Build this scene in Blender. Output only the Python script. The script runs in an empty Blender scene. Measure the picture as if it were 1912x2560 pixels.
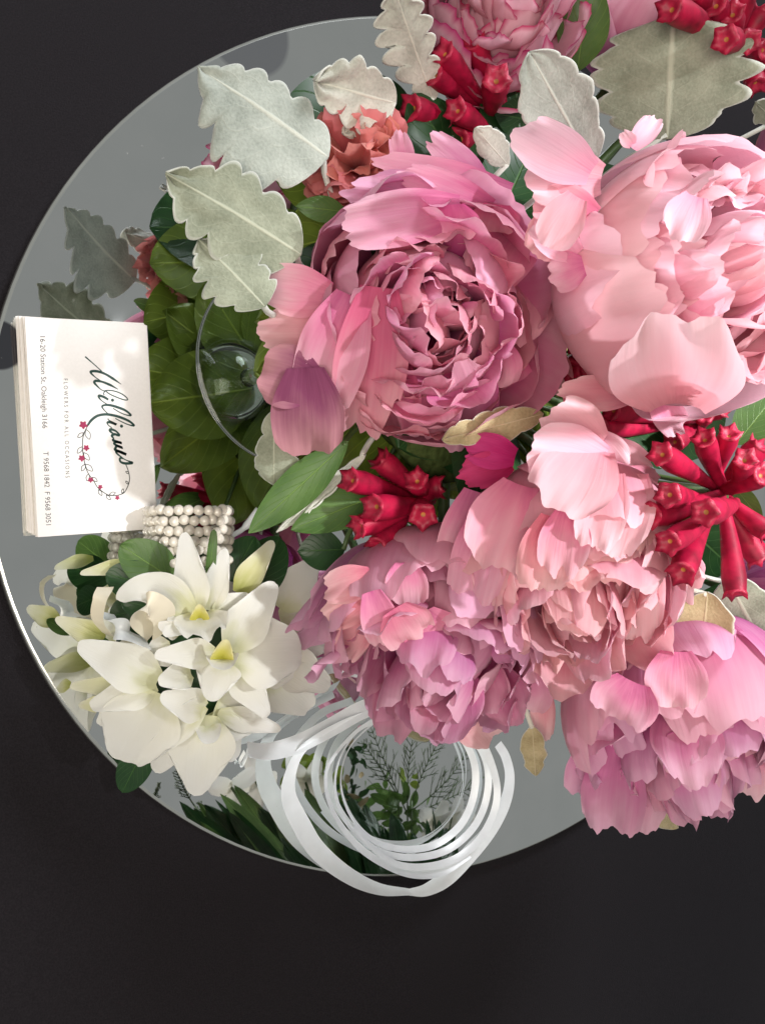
import bpy, math, random
import numpy as np
from mathutils import Vector, Matrix

# ------------------------------------------------------------------ camera, world, lamps, exposure
scene = bpy.context.scene
PHOTO_W, PHOTO_H = 1912.0, 2560.0
HALF_FOV = math.radians(30.5)
FOCAL = (PHOTO_H / 2) / math.tan(HALF_FOV)          # in photo pixels
TILT = math.radians(35.0)                            # from straight down
CAM = np.array([0.0, 0.0, 0.385])
FWD = np.array([0.0, math.sin(TILT), -math.cos(TILT)])
RIGHT = np.array([0.0, math.cos(TILT), math.sin(TILT)])   # the phone was held sideways
DOWN = np.array([1.0, 0.0, 0.0])

cam_data = bpy.data.cameras.new('camera')
cam_data.sensor_fit = 'VERTICAL'
cam_data.sensor_height = 24.0
cam_data.lens = 12.0 / math.tan(HALF_FOV)
cam_data.clip_start = 0.01
cam_data.clip_end = 100.0
cam = bpy.data.objects.new('camera', cam_data)
scene.collection.objects.link(cam)
cam.matrix_world = Matrix(((RIGHT[0], -DOWN[0], -FWD[0], CAM[0]),
                           (RIGHT[1], -DOWN[1], -FWD[1], CAM[1]),
                           (RIGHT[2], -DOWN[2], -FWD[2], CAM[2]),
                           (0, 0, 0, 1)))
scene.camera = cam

world = bpy.data.worlds.new('World')
scene.world = world
world.use_nodes = True
bg = world.node_tree.nodes['Background']
bg.inputs['Color'].default_value = (0.243, 0.248, 0.242, 1)
bg.inputs['Strength'].default_value = 1.0

def area_lamp(name, loc, target, size, energy, color):
    d = bpy.data.lights.new(name, 'AREA')
    d.shape = 'DISK'; d.size = size; d.energy = energy; d.color = color
    o = bpy.data.objects.new(name, d)
    scene.collection.objects.link(o)
    o.location = loc
    o.rotation_euler = (Vector(target) - Vector(loc)).to_track_quat('-Z', 'Y').to_euler()
    return o
area_lamp('warm_room_lamp', (0.35, -0.75, 1.25), (0.0, 0.2, 0.05), 1.20, 21.5, (1.0, 0.90, 0.79))
area_lamp('window_light', (-1.75, 0.95, 1.35), (-0.06, 0.27, 0.15), 0.80, 52.0, (0.93, 0.95, 1.0))
def spot_lamp(name, loc, target, radius, cone, energy, color):
    d = bpy.data.lights.new(name, 'SPOT')
    d.shadow_soft_size = radius; d.spot_size = cone; d.spot_blend = .7; d.energy = energy; d.color = color
    o = bpy.data.objects.new(name, d); scene.collection.objects.link(o)
    o.location = loc; o.rotation_euler = (Vector(target) - Vector(loc)).to_track_quat('-Z', 'Y').to_euler()
    return o
# a narrow spot added to brighten the right-hand peonies
spot_lamp('added_peony_spot', (-.40, .75, 1.90), (-.050, .300, .18), .075, math.radians(8.5), 350.0, (.98, .98, 1.0))

scene.view_settings.view_transform = 'Standard'
scene.view_settings.look = 'None'
scene.view_settings.exposure = 0.0
scene.view_settings.gamma = 1.0
scene.render.engine = 'CYCLES'
scene.cycles.use_denoising = True
scene.cycles.max_bounces = 10
scene.cycles.transparent_max_bounces = 12
scene.cycles.caustics_reflective = True      # the mirror throws light up under the leaves
scene.cycles.blur_glossy = 0.6
scene.cycles.caustics_refractive = False
scene.cycles.sample_clamp_indirect = 4.0

# ------------------------------------------------------------------ helpers
K = 1912.0 / 1652.0
def ray(px, py):
    return FWD + (px - PHOTO_W / 2) / FOCAL * RIGHT + (py - PHOTO_H / 2) / FOCAL * DOWN
def at(px, py, z):
    d = ray(px, py)
    return CAM + (z - CAM[2]) / d[2] * d
def zone(ox, oy, s):
    """coordinates read in an enlarged part of the photograph -> place at a height"""
    return lambda x, y, z: at(ox + x / s, oy + y / s, z)
def mirrored(px, py, h):
    """a thing at height h whose mirror image is seen at this pixel"""
    p = at(px, py, -h)
    return np.array([p[0], p[1], h])
def nrm(v):
    v = np.asarray(v, float)
    return v / max(1e-9, np.linalg.norm(v))
def view_at(p):
    return nrm(CAM - np.asarray(p))

LOC = {}
def link(o, parent=None):
    scene.collection.objects.link(o)
    if parent is not None: o.parent = parent
    return o
def thing(name, label, cat, loc, group=None):
    o = bpy.data.objects.new(name, None)
    o.empty_display_size = 0.01
    o.location = tuple(loc)
    o['label'] = label; o['category'] = cat
    if group: o['group'] = group
    LOC[o.name] = np.asarray(loc, float)
    return link(o)
def tag(o, label, cat, group=None):
    o['label'] = label; o['category'] = cat
    if group: o['group'] = group
    return o
def mesh_obj(name, verts, faces, mat, parent=None, uv=None, smooth=True, matidx=None, origin=None):
    verts = np.asarray(verts, float)
    root = parent
    off = np.zeros(3)
    if parent is not None:
        off = LOC[parent.name]
    if origin is not None: off = np.asarray(origin, float)
    me = bpy.data.meshes.new(name)
    me.from_pydata((verts - off).tolist(), [], faces if isinstance(faces, list) else faces.tolist())
    mats = mat if isinstance(mat, (list, tuple)) else [mat]
    for m in mats: me.materials.append(m)
    if smooth: me.polygons.foreach_set('use_smooth', [True] * len(me.polygons))
    if matidx is not None: me.polygons.foreach_set('material_index', matidx)
    if uv is not None:
        li = np.empty(len(me.loops), dtype=np.int32)
        me.loops.foreach_get('vertex_index', li)
        l = me.uv_layers.new(name='UVMap')
        l.data.foreach_set('uv', np.asarray(uv, np.float32)[li].ravel())
    o = bpy.data.objects.new(name, me)
    if parent is None:
        o.location = tuple(off)
        LOC[o.name] = off
    else:
        LOC[o.name] = off
    return link(o, parent)

def grid_faces(nu, nv):
    i = np.arange(nv - 1)[:, None] * nu + np.arange(nu - 1)[None, :]
    return np.stack([i, i + 1, i + nu + 1, i + nu], -1).reshape(-1, 4)

def sheet(mid, nref, hw_l, hw_r, nu, cup=0.0, ruffle=0.0, rfreq=3.0, tip_round=0.35, tip_notch=0.08,
          sweep=0.0, rng=None, edge_curl=0.0, power=2.6):
    """A petal or leaf: lateral sheet along the midline; u -1..1 across, v 0..1 along."""
    nv = len(mid)
    mid = np.asarray(mid, float)
    v = np.linspace(0, 1, nv)[:, None]
    u = np.linspace(-1, 1, nu)[None, :]
    r = rng or np.random.default_rng(1)
    nt = sum(r.uniform(.5, 1) / k ** .5 * np.sin(k * 2.3 * u + r.uniform(0, 6.28)) for k in (1, 2, 3.3, 5, 7.5, 10)) / 2.4
    if tip_notch < 0: nt = np.zeros_like(u)
    veff = v * (1 - tip_round * np.abs(u) ** power - abs(tip_notch) * (nt + .6)) + sweep * np.abs(u) * v * (1 - v)
    veff = np.clip(veff, 0, 1)
    t = veff * (nv - 1)
    i0 = np.clip(t.astype(int), 0, nv - 2); fr = (t - i0)[..., None]
    P = mid[i0] * (1 - fr) + mid[i0 + 1] * fr
    T = np.gradient(mid, axis=0); T /= np.maximum(1e-9, np.linalg.norm(T, axis=1))[:, None]
    nref = np.broadcast_to(np.asarray(nref, float), mid.shape)
    S = np.cross(T, nref); S /= np.maximum(1e-9, np.linalg.norm(S, axis=1))[:, None]
    N = np.cross(S, T)
    Sg = S[i0] * (1 - fr) + S[i0 + 1] * fr
    Ng = N[i0] * (1 - fr) + N[i0 + 1] * fr
    hw = np.where(u < 0, np.asarray(hw_l)[:, None], np.asarray(hw_r)[:, None])
    c = max(abs(cup), 1e-3)
    lat = hw * np.sin(c * u) / c
    inn = hw * (1 - np.cos(c * u)) / c * np.sign(cup if cup else 1)
    env = v ** 1.5 * (0.25 + 0.75 * np.maximum(np.abs(u), v) ** 2)
    noise = 0
    for k in range(4):
        a = r.uniform(.5, 1.3) * rfreq; b = r.uniform(-.8, 1.6) * rfreq
        noise = noise + r.uniform(.5, 1) * np.sin(a * u * 2 + b * v * 1.5 + r.uniform(0, 6.28)) / (1 + .3 * k)
    frill = sum(r.uniform(.4, 1) * np.sin(k * u * 3 + r.uniform(0, 6.28) + v * r.uniform(-2, 2)) for k in (2.5, 4, 6)) * np.maximum(np.abs(u), v) ** 5
    disp = ruffle * (env * noise * .6 + .15 * frill * (tip_notch > 0)) + edge_curl * np.abs(u) ** 3 * v
    P = P + Sg * lat[..., None] + Ng * (inn + disp)[..., None]
    uv = np.stack([np.broadcast_to(u * .5 + .5, (nv, nu)), np.broadcast_to(v, (nv, nu))], -1).reshape(-1, 2)
    return P.reshape(-1, 3), grid_faces(nu, nv), uv

def bez(pts, n):
    pts = [np.asarray(p, float) for p in pts]
    t = np.linspace(0, 1, n)[:, None]
    if len(pts) == 2: return pts[0] * (1 - t) + pts[1] * t
    if len(pts) == 3: return pts[0] * (1 - t) ** 2 + 2 * pts[1] * t * (1 - t) + pts[2] * t ** 2
    a, b, c, d = pts
    return a * (1 - t) ** 3 + 3 * b * t * (1 - t) ** 2 + 3 * c * t * t * (1 - t) + d * t ** 3
def catmull(pts, n):
    P = np.asarray(pts, float); m = len(P)
    Q = np.vstack([2 * P[0] - P[1], P, 2 * P[-1] - P[-2]])
    out = []
    for s in np.linspace(0, m - 1, n):
        i = min(int(s), m - 2); t = s - i
        a, b, c, d = Q[i:i + 4]
        out.append(.5 * (2 * b + (c - a) * t + (2 * a - 5 * b + 4 * c - d) * t * t + (3 * b - a - 3 * c + d) * t ** 3))
    return np.array(out)
def petal_width(n, w, base=.22, vm=.68, end=.86):
    v = np.linspace(0, 1, n)
    a = base + (1 - base) * np.sin(np.pi / 2 * np.clip(v / vm, 0, 1)) ** 1.1
    b = np.where(v > vm, 1 - (1 - end) * ((v - vm) / (1 - vm)) ** 2, 1)
    return w * a * b
def leaf_width(n, w, peak=.42, p=.8):
    v = np.linspace(0, 1, n)
    x = np.where(v < peak, v / peak * .5, .5 + (v - peak) / (1 - peak) * .5)
    return w * np.maximum(np.sin(np.pi * x), 0) ** p + w * .015

def tube(pts, radii, seg=7, cap=True):
    P = np.asarray(pts, float); n = len(P)
    R = np.broadcast_to(np.asarray(radii, float), (n,))
    T = np.gradient(P, axis=0); T /= np.maximum(1e-9, np.linalg.norm(T, axis=1))[:, None]
    ref = np.array([0.31, 0.22, 0.93]); V = []
    for i in range(n):
        a = np.cross(T[i], ref)
        if np.linalg.norm(a) < 1e-3: a = np.cross(T[i], [1, 0, 0])
        a = nrm(a); b = np.cross(T[i], a)
        th = np.linspace(0, 2 * np.pi, seg, endpoint=False)
        V.append(P[i] + R[i] * (np.cos(th)[:, None] * a + np.sin(th)[:, None] * b))
    V = np.concatenate(V)
    Fc = []
    for i in range(n - 1):
        for k in range(seg):
            k2 = (k + 1) % seg
            Fc.append([i * seg + k, i * seg + k2, (i + 1) * seg + k2, (i + 1) * seg + k])
    if cap:
        Fc.append(list(range(seg))[::-1]); Fc.append([(n - 1) * seg + k for k in range(seg)])
    return V, Fc
def lathe(profile, center, seg=64, close=False):
    prof = np.asarray(profile, float); n = len(prof)
    th = np.linspace(0, 2 * np.pi, seg, endpoint=False)
    V = np.stack([prof[:, 0][:, None] * np.cos(th), prof[:, 0][:, None] * np.sin(th),
                  np.broadcast_to(prof[:, 1][:, None], (n, seg))], -1).reshape(-1, 3) + np.asarray(center)
    Fc = []
    for i in range(n - 1 if not close else n):
        j = (i + 1) % n
        for k in range(seg):
            k2 = (k + 1) % seg
            Fc.append([i * seg + k, i * seg + k2, j * seg + k2, j * seg + k])
    return V, Fc
def join(parts):
    Vs, Fs, off = [], [], 0
    for V, Fc in parts:
        Vs.append(np.asarray(V)); Fs += [[int(q) + off for q in f] for f in (Fc if isinstance(Fc, list) else Fc.tolist())]
        off += len(V)
    return np.concatenate(Vs), Fs

# ------------------------------------------------------------------ materials
MATS = {}
def new_mat(name):
    m = bpy.data.materials.new(name); m.use_nodes = True
    nt = m.node_tree; nt.nodes.clear()
    out = nt.nodes.new('ShaderNodeOutputMaterial')
    MATS[name] = m
    return m, nt, out
def N(nt, kind, **kw):
    n = nt.nodes.new(kind)
    for k, v in kw.items():
        if k in n.inputs: n.inputs[k].default_value = v
        else: setattr(n, k, v)
    return n
def ramp(nt, stops):
    n = nt.nodes.new('ShaderNodeValToRGB')
    e = n.color_ramp.elements
    while len(e) < len(stops): e.new(0.5)
    for el, (p, c) in zip(e, stops):
        el.position = p; el.color = (*c, 1)
    return n
def petal_mat(name, deep, mid, tip, translucency=.40, rough=.70, vein=.18, hue=.012, edge=None, pos=(0.06, .42, .92), spec=.10):
    m, nt, out = new_mat(name); L = nt.links.new
    uv = N(nt, 'ShaderNodeUVMap')
    sep = N(nt, 'ShaderNodeSeparateXYZ'); L(uv.outputs[0], sep.inputs[0])
    info = N(nt, 'ShaderNodeObjectInfo')
    addv = N(nt, 'ShaderNodeVectorMath', operation='ADD')
    comb = N(nt, 'ShaderNodeCombineXYZ'); L(info.outputs['Random'], comb.inputs[2])
    L(uv.outputs[0], addv.inputs[0]); L(comb.outputs[0], addv.inputs[1])
    mp = N(nt, 'ShaderNodeMapping'); mp.inputs['Scale'].default_value = (26, 1.8, 40)
    L(addv.outputs[0], mp.inputs[0])
    nz = N(nt, 'ShaderNodeTexNoise', Scale=1.0, Detail=3.0, Roughness=.55); L(mp.outputs[0], nz.inputs['Vector'])
    mp2 = N(nt, 'ShaderNodeMapping'); mp2.inputs['Scale'].default_value = (3.2, 2.6, 40)
    L(addv.outputs[0], mp2.inputs[0])
    nz2 = N(nt, 'ShaderNodeTexNoise', Scale=1.0, Detail=2.0); L(mp2.outputs[0], nz2.inputs['Vector'])
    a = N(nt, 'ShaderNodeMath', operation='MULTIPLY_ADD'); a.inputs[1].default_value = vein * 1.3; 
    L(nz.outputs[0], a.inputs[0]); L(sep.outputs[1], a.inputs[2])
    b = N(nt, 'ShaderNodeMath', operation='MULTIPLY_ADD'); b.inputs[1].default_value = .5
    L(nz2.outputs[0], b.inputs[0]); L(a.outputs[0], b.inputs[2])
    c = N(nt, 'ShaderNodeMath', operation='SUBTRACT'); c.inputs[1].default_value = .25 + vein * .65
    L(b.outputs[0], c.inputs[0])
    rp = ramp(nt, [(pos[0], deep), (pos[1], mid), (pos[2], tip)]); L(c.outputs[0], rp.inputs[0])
    col = rp.outputs[0]
    if edge:
        # a coloured rim along the petal's outline
        s = N(nt, 'ShaderNodeMath', operation='SUBTRACT'); s.inputs[1].default_value = .5; L(sep.outputs[0], s.inputs[0])
        ab = N(nt, 'ShaderNodeMath', operation='ABSOLUTE'); L(s.outputs[0], ab.inputs[0])
        m2 = N(nt, 'ShaderNodeMath', operation='MULTIPLY'); m2.inputs[1].default_value = 2.0; L(ab.outputs[0], m2.inputs[0])
        mx = N(nt, 'ShaderNodeMath', operation='MAXIMUM'); L(m2.outputs[0], mx.inputs[0]); L(sep.outputs[1], mx.inputs[1])
        mr = N(nt, 'ShaderNodeMapRange'); mr.inputs[1].default_value = .9; mr.inputs[2].default_value = 1.0; L(mx.outputs[0], mr.inputs[0])
        mi = N(nt, 'ShaderNodeMix', data_type='RGBA'); L(mr.outputs[0], mi.inputs[0]); L(col, mi.inputs[6]); mi.inputs[7].default_value = (*edge, 1)
        col = mi.outputs[2]
    hs = N(nt, 'ShaderNodeHueSaturation')
    h = N(nt, 'ShaderNodeMapRange'); h.inputs[3].default_value = .5 - hue; h.inputs[4].default_value = .5 + hue
    L(info.outputs['Random'], h.inputs[0]); L(h.outputs[0], hs.inputs['Hue'])
    L(col, hs.inputs['Color'])
    bp = N(nt, 'ShaderNodeBump', Strength=.35, Distance=.0007); L(nz.outputs[0], bp.inputs['Height'])
    p = N(nt, 'ShaderNodeBsdfPrincipled', Roughness=rough); p.inputs['Specular IOR Level'].default_value = spec
    p.inputs['Sheen Weight'].default_value = .12; p.inputs['Sheen Roughness'].default_value = .5
    L(hs.outputs[0], p.inputs['Base Color']); L(bp.outputs[0], p.inputs['Normal'])
    tr = N(nt, 'ShaderNodeBsdfTranslucent'); L(hs.outputs[0], tr.inputs['Color'])
    mix = N(nt, 'ShaderNodeMixShader'); mix.inputs[0].default_value = translucency
    L(p.outputs[0], mix.inputs[1]); L(tr.outputs[0], mix.inputs[2]); L(mix.outputs[0], out.inputs[0])
    return m
def felt_mat(name, col, col2, vein_col):
    m, nt, out = new_mat(name); L = nt.links.new
    uv = N(nt, 'ShaderNodeUVMap'); sep = N(nt, 'ShaderNodeSeparateXYZ'); L(uv.outputs[0], sep.inputs[0])
    geo = N(nt, 'ShaderNodeNewGeometry')
    nz = N(nt, 'ShaderNodeTexNoise', Scale=900.0, Detail=3.0); L(geo.outputs['Position'], nz.inputs['Vector'])
    nz2 = N(nt, 'ShaderNodeTexNoise', Scale=90.0, Detail=3.0, Roughness=.4); L(geo.outputs['Position'], nz2.inputs['Vector'])
    mx = N(nt, 'ShaderNodeMath', operation='MULTIPLY_ADD'); mx.inputs[1].default_value = .55; L(nz.outputs[0], mx.inputs[0]); L(nz2.outputs[0], mx.inputs[2])
    rp = ramp(nt, [(.48, tuple(c * .86 for c in col2)), (1.0, col)]); L(mx.outputs[0], rp.inputs[0])
    s = N(nt, 'ShaderNodeMath', operation='SUBTRACT'); s.inputs[1].default_value = .5; L(sep.outputs[0], s.inputs[0])
    ab = N(nt, 'ShaderNodeMath', operation='ABSOLUTE'); L(s.outputs[0], ab.inputs[0])
    mr = N(nt, 'ShaderNodeMapRange'); mr.inputs[1].default_value = .008; mr.inputs[2].default_value = .028; mr.inputs[3].default_value = 1; mr.inputs[4].default_value = 0
    L(ab.outputs[0], mr.inputs[0])
    # side veins slanting towards the tip
    sv = N(nt, 'ShaderNodeMath', operation='MULTIPLY_ADD'); sv.inputs[1].default_value = -.75; L(ab.outputs[0], sv.inputs[0]); L(sep.outputs[1], sv.inputs[2])
    fr = N(nt, 'ShaderNodeMath', operation='MULTIPLY'); fr.inputs[1].default_value = 5.5; L(sv.outputs[0], fr.inputs[0])
    fc = N(nt, 'ShaderNodeMath', operation='PINGPONG'); fc.inputs[1].default_value = .5; L(fr.outputs[0], fc.inputs[0])
    mr2 = N(nt, 'ShaderNodeMapRange'); mr2.inputs[1].default_value = .0; mr2.inputs[2].default_value = .05; mr2.inputs[3].default_value = .22; mr2.inputs[4].default_value = 0
    L(fc.outputs[0], mr2.inputs[0])
    mxv = N(nt, 'ShaderNodeMath', operation='MAXIMUM'); L(mr.outputs[0], mxv.inputs[0]); L(mr2.outputs[0], mxv.inputs[1])
    mi = N(nt, 'ShaderNodeMix', data_type='RGBA'); L(mxv.outputs[0], mi.inputs[0]); L(rp.outputs[0], mi.inputs[6]); mi.inputs[7].default_value = (*vein_col, 1)
    rm = N(nt, 'ShaderNodeMapRange'); rm.inputs[1].default_value = .455; rm.inputs[2].default_value = .5; rm.inputs[4].default_value = .7; L(ab.outputs[0], rm.inputs[0])
    mi0 = mi; mi = N(nt, 'ShaderNodeMix', data_type='RGBA'); L(rm.outputs[0], mi.inputs[0]); L(mi0.outputs[2], mi.inputs[6]); mi.inputs[7].default_value = (.72, .74, .68, 1)
    bp = N(nt, 'ShaderNodeBump', Strength=.8, Distance=.0006); L(mx.outputs[0], bp.inputs['Height'])
    bp2 = N(nt, 'ShaderNodeBump', Strength=.35, Distance=.0008); L(mxv.outputs[0], bp2.inputs['Height']); L(bp.outputs[0], bp2.inputs['Normal'])
    p = N(nt, 'ShaderNodeBsdfPrincipled', Roughness=.9); p.inputs['Specular IOR Level'].default_value = .1
    p.inputs['Sheen Weight'].default_value = .45; p.inputs['Sheen Roughness'].default_value = .4
    L(mi.outputs[2], p.inputs['Base Color']); L(bp2.outputs[0], p.inputs['Normal'])
    tr = N(nt, 'ShaderNodeBsdfTranslucent'); L(mi.outputs[2], tr.inputs['Color'])
    mix = N(nt, 'ShaderNodeMixShader'); mix.inputs[0].default_value = .12
    L(p.outputs[0], mix.inputs[1]); L(tr.outputs[0], mix.inputs[2]); L(mix.outputs[0], out.inputs[0])
    return m
def simple_mat(name, col, rough=.5, spec=.5, metallic=0, noise=0.0, nscale=60, bump=0.0, bscale=400, sheen=0, trans=0, coat=0):
    m, nt, out = new_mat(name); L = nt.links.new
    geo = N(nt, 'ShaderNodeNewGeometry')
    p = N(nt, 'ShaderNodeBsdfPrincipled', Roughness=rough, Metallic=metallic); p.inputs['Specular IOR Level'].default_value = spec
    p.inputs['Sheen Weight'].default_value = sheen; p.inputs['Coat Weight'].default_value = coat
    nz = N(nt, 'ShaderNodeTexNoise', Scale=float(nscale), Detail=3.0); L(geo.outputs['Position'], nz.inputs['Vector'])
    lo = tuple(c * (1 - noise) for c in col); hi = tuple(min(1, c * (1 + noise)) for c in col)
    rp = ramp(nt, [(.3, lo), (.7, hi)]); L(nz.outputs[0], rp.inputs[0]); L(rp.outputs[0], p.inputs['Base Color'])
    if bump:
        n2 = N(nt, 'ShaderNodeTexNoise', Scale=float(bscale), Detail=4.0); L(geo.outputs['Position'], n2.inputs['Vector'])
        b = N(nt, 'ShaderNodeBump', Strength=bump, Distance=.001); L(n2.outputs[0], b.inputs['Height']); L(b.outputs[0], p.inputs['Normal'])
    if trans:
        tr = N(nt, 'ShaderNodeBsdfTranslucent'); L(rp.outputs[0], tr.inputs['Color'])
        mix = N(nt, 'ShaderNodeMixShader'); mix.inputs[0].default_value = trans
        L(p.outputs[0], mix.inputs[1]); L(tr.outputs[0], mix.inputs[2]); L(mix.outputs[0], out.inputs[0])
    else:
        L(p.outputs[0], out.inputs[0])
    return m
def leaf_mat(name, col, col2, rough=.38, spec=.45):
    m, nt, out = new_mat(name); L = nt.links.new
    uv = N(nt, 'ShaderNodeUVMap'); sep = N(nt, 'ShaderNodeSeparateXYZ'); L(uv.outputs[0], sep.inputs[0])
    geo = N(nt, 'ShaderNodeNewGeometry')
    nz = N(nt, 'ShaderNodeTexNoise', Scale=70.0, Detail=3.0); L(geo.outputs['Position'], nz.inputs['Vector'])
    rp = ramp(nt, [(.3, col), (.7, col2)]); L(nz.outputs[0], rp.inputs[0])
    s = N(nt, 'ShaderNodeMath', operation='SUBTRACT'); s.inputs[1].default_value = .5; L(sep.outputs[0], s.inputs[0])
    ab = N(nt, 'ShaderNodeMath', operation='ABSOLUTE'); L(s.outputs[0], ab.inputs[0])
    sv = N(nt, 'ShaderNodeMath', operation='MULTIPLY_ADD'); sv.inputs[1].default_value = -.8; L(ab.outputs[0], sv.inputs[0]); L(sep.outputs[1], sv.inputs[2])
    fr = N(nt, 'ShaderNodeMath', operation='MULTIPLY'); fr.inputs[1].default_value = 7; L(sv.outputs[0], fr.inputs[0])
    fc = N(nt, 'ShaderNodeMath', operation='PINGPONG'); fc.inputs[1].default_value = .5; L(fr.outputs[0], fc.inputs[0])
    v1 = N(nt, 'ShaderNodeMapRange'); v1.inputs[1].default_value = 0; v1.inputs[2].default_value = .06; v1.inputs[3].default_value = .5; v1.inputs[4].default_value = 0; L(fc.outputs[0], v1.inputs[0])
    v2 = N(nt, 'ShaderNodeMapRange'); v2.inputs[1].default_value = .004; v2.inputs[2].default_value = .02; v2.inputs[3].default_value = 1; v2.inputs[4].default_value = 0; L(ab.outputs[0], v2.inputs[0])
    mxv = N(nt, 'ShaderNodeMath', operation='MAXIMUM'); L(v1.outputs[0], mxv.inputs[0]); L(v2.outputs[0], mxv.inputs[1])
    mi = N(nt, 'ShaderNodeMix', data_type='RGBA'); L(mxv.outputs[0], mi.inputs[0]); L(rp.outputs[0], mi.inputs[6])
    mi.inputs[7].default_value = (min(1, col2[0] * 1.6 + .02), min(1, col2[1] * 1.5 + .02), col2[2] * 1.3 + .01, 1)
    bp = N(nt, 'ShaderNodeBump', Strength=.4, Distance=.0008, invert=True); L(mxv.outputs[0], bp.inputs['Height'])
    p = N(nt, 'ShaderNodeBsdfPrincipled', Roughness=rough); p.inputs['Specular IOR Level'].default_value = spec
    L(mi.outputs[2], p.inputs['Base Color']); L(bp.outputs[0], p.inputs['Normal'])
    tr = N(nt, 'ShaderNodeBsdfTranslucent'); L(mi.outputs[2], tr.inputs['Color'])
    mix = N(nt, 'ShaderNodeMixShader'); mix.inputs[0].default_value = .3
    L(p.outputs[0], mix.inputs[1]); L(tr.outputs[0], mix.inputs[2]); L(mix.outputs[0], out.inputs[0])
    return m

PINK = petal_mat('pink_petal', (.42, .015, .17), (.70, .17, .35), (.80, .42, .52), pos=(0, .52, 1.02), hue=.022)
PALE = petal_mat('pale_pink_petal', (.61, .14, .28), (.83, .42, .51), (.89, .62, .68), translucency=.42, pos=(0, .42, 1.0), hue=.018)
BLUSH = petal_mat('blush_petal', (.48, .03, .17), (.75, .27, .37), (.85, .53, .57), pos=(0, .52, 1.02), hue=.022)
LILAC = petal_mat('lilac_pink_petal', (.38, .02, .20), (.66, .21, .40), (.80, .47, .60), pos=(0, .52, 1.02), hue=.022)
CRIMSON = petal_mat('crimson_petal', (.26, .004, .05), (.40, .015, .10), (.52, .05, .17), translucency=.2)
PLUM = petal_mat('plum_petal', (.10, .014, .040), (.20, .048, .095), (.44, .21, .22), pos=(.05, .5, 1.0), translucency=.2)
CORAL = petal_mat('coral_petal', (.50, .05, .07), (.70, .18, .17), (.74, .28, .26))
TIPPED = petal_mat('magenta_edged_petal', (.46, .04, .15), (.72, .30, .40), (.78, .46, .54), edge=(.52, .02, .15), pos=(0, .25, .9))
ORCHID = petal_mat('orchid_petal', (.70, .70, .46), (.84, .83, .74), (.86, .86, .82), vein=.05, hue=.004, translucency=.42, pos=(.05, .35, .85))
ORCHID_GREEN = petal_mat('green_tinged_orchid_petal', (.45, .48, .14), (.66, .66, .34), (.78, .78, .62), vein=.06, hue=.01)
LIP = petal_mat('orchid_throat', (.52, .50, .06), (.66, .62, .14), (.80, .76, .45), vein=.05, hue=.004)
FELT = felt_mat('silver_leaf', (.50, .545, .49), (.33, .37, .325), (.62, .65, .57))
FELT_OLIVE = felt_mat('olive_silver_leaf', (.37, .395, .30), (.24, .265, .19), (.50, .52, .40))
FELT_WHITE = felt_mat('white_silver_leaf', (.66, .67, .59), (.47, .48, .41), (.70, .70, .60))
TAN = felt_mat('tan_leaf', (.52, .44, .26), (.36, .29, .15), (.56, .48, .3))
GREEN = leaf_mat('green_leaf', (.055, .12, .028), (.10, .19, .045))
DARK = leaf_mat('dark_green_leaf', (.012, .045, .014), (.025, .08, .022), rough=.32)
COLLAR = leaf_mat('broad_green_leaf', (.13, .20, .025), (.21, .30, .045), rough=.35)
STEM = simple_mat('green_stem', (.06, .11, .03), rough=.5, noise=.3)
FOAM = simple_mat('dark_moss', (.045, .065, .020), rough=1, spec=.05, noise=.5, nscale=300)
RED = simple_mat('red_floret', (.34, .005, .036), rough=.50, spec=.3, noise=.45, nscale=130, trans=.14)
RED_LIP = simple_mat('red_floret_lip', (.42, .012, .050), rough=.5, noise=.3, nscale=260, trans=.18)
THROAT = simple_mat('yellow_throat', (.40, .15, .03), rough=.6, noise=.3, nscale=400)
PAPER = simple_mat('card_paper', (.85, .83, .81), rough=.75, spec=.2, noise=.02, nscale=900, bump=.06, bscale=3000)
PAPER_EDGE = simple_mat('card_edge', (.70, .64, .56), rough=.85, spec=.1, noise=.12, nscale=500)
INK = simple_mat('green_ink', (.012, .05, .04), rough=.6, noise=.1)
INK_GREY = simple_mat('grey_ink', (.05, .05, .055), rough=.7, noise=.1)
INK_DARK = simple_mat('dark_line_ink', (.04, .045, .04), rough=.7, noise=.1)
INK_PINK = simple_mat('crimson_ink', (.32, .02, .08), rough=.7, noise=.2, nscale=900)
SATIN = simple_mat('satin_ribbon', (.80, .85, .88), rough=.26, spec=.6, noise=.05, nscale=90, sheen=.3, trans=.22)
CREAM = simple_mat('cream_ribbon', (.80, .74, .58), rough=.3, spec=.6, noise=.05, nscale=90, sheen=.3, trans=.15)
PEARL = simple_mat('pearl', (.66, .62, .54), rough=.10, spec=.7, noise=.03, coat=.8)

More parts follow.
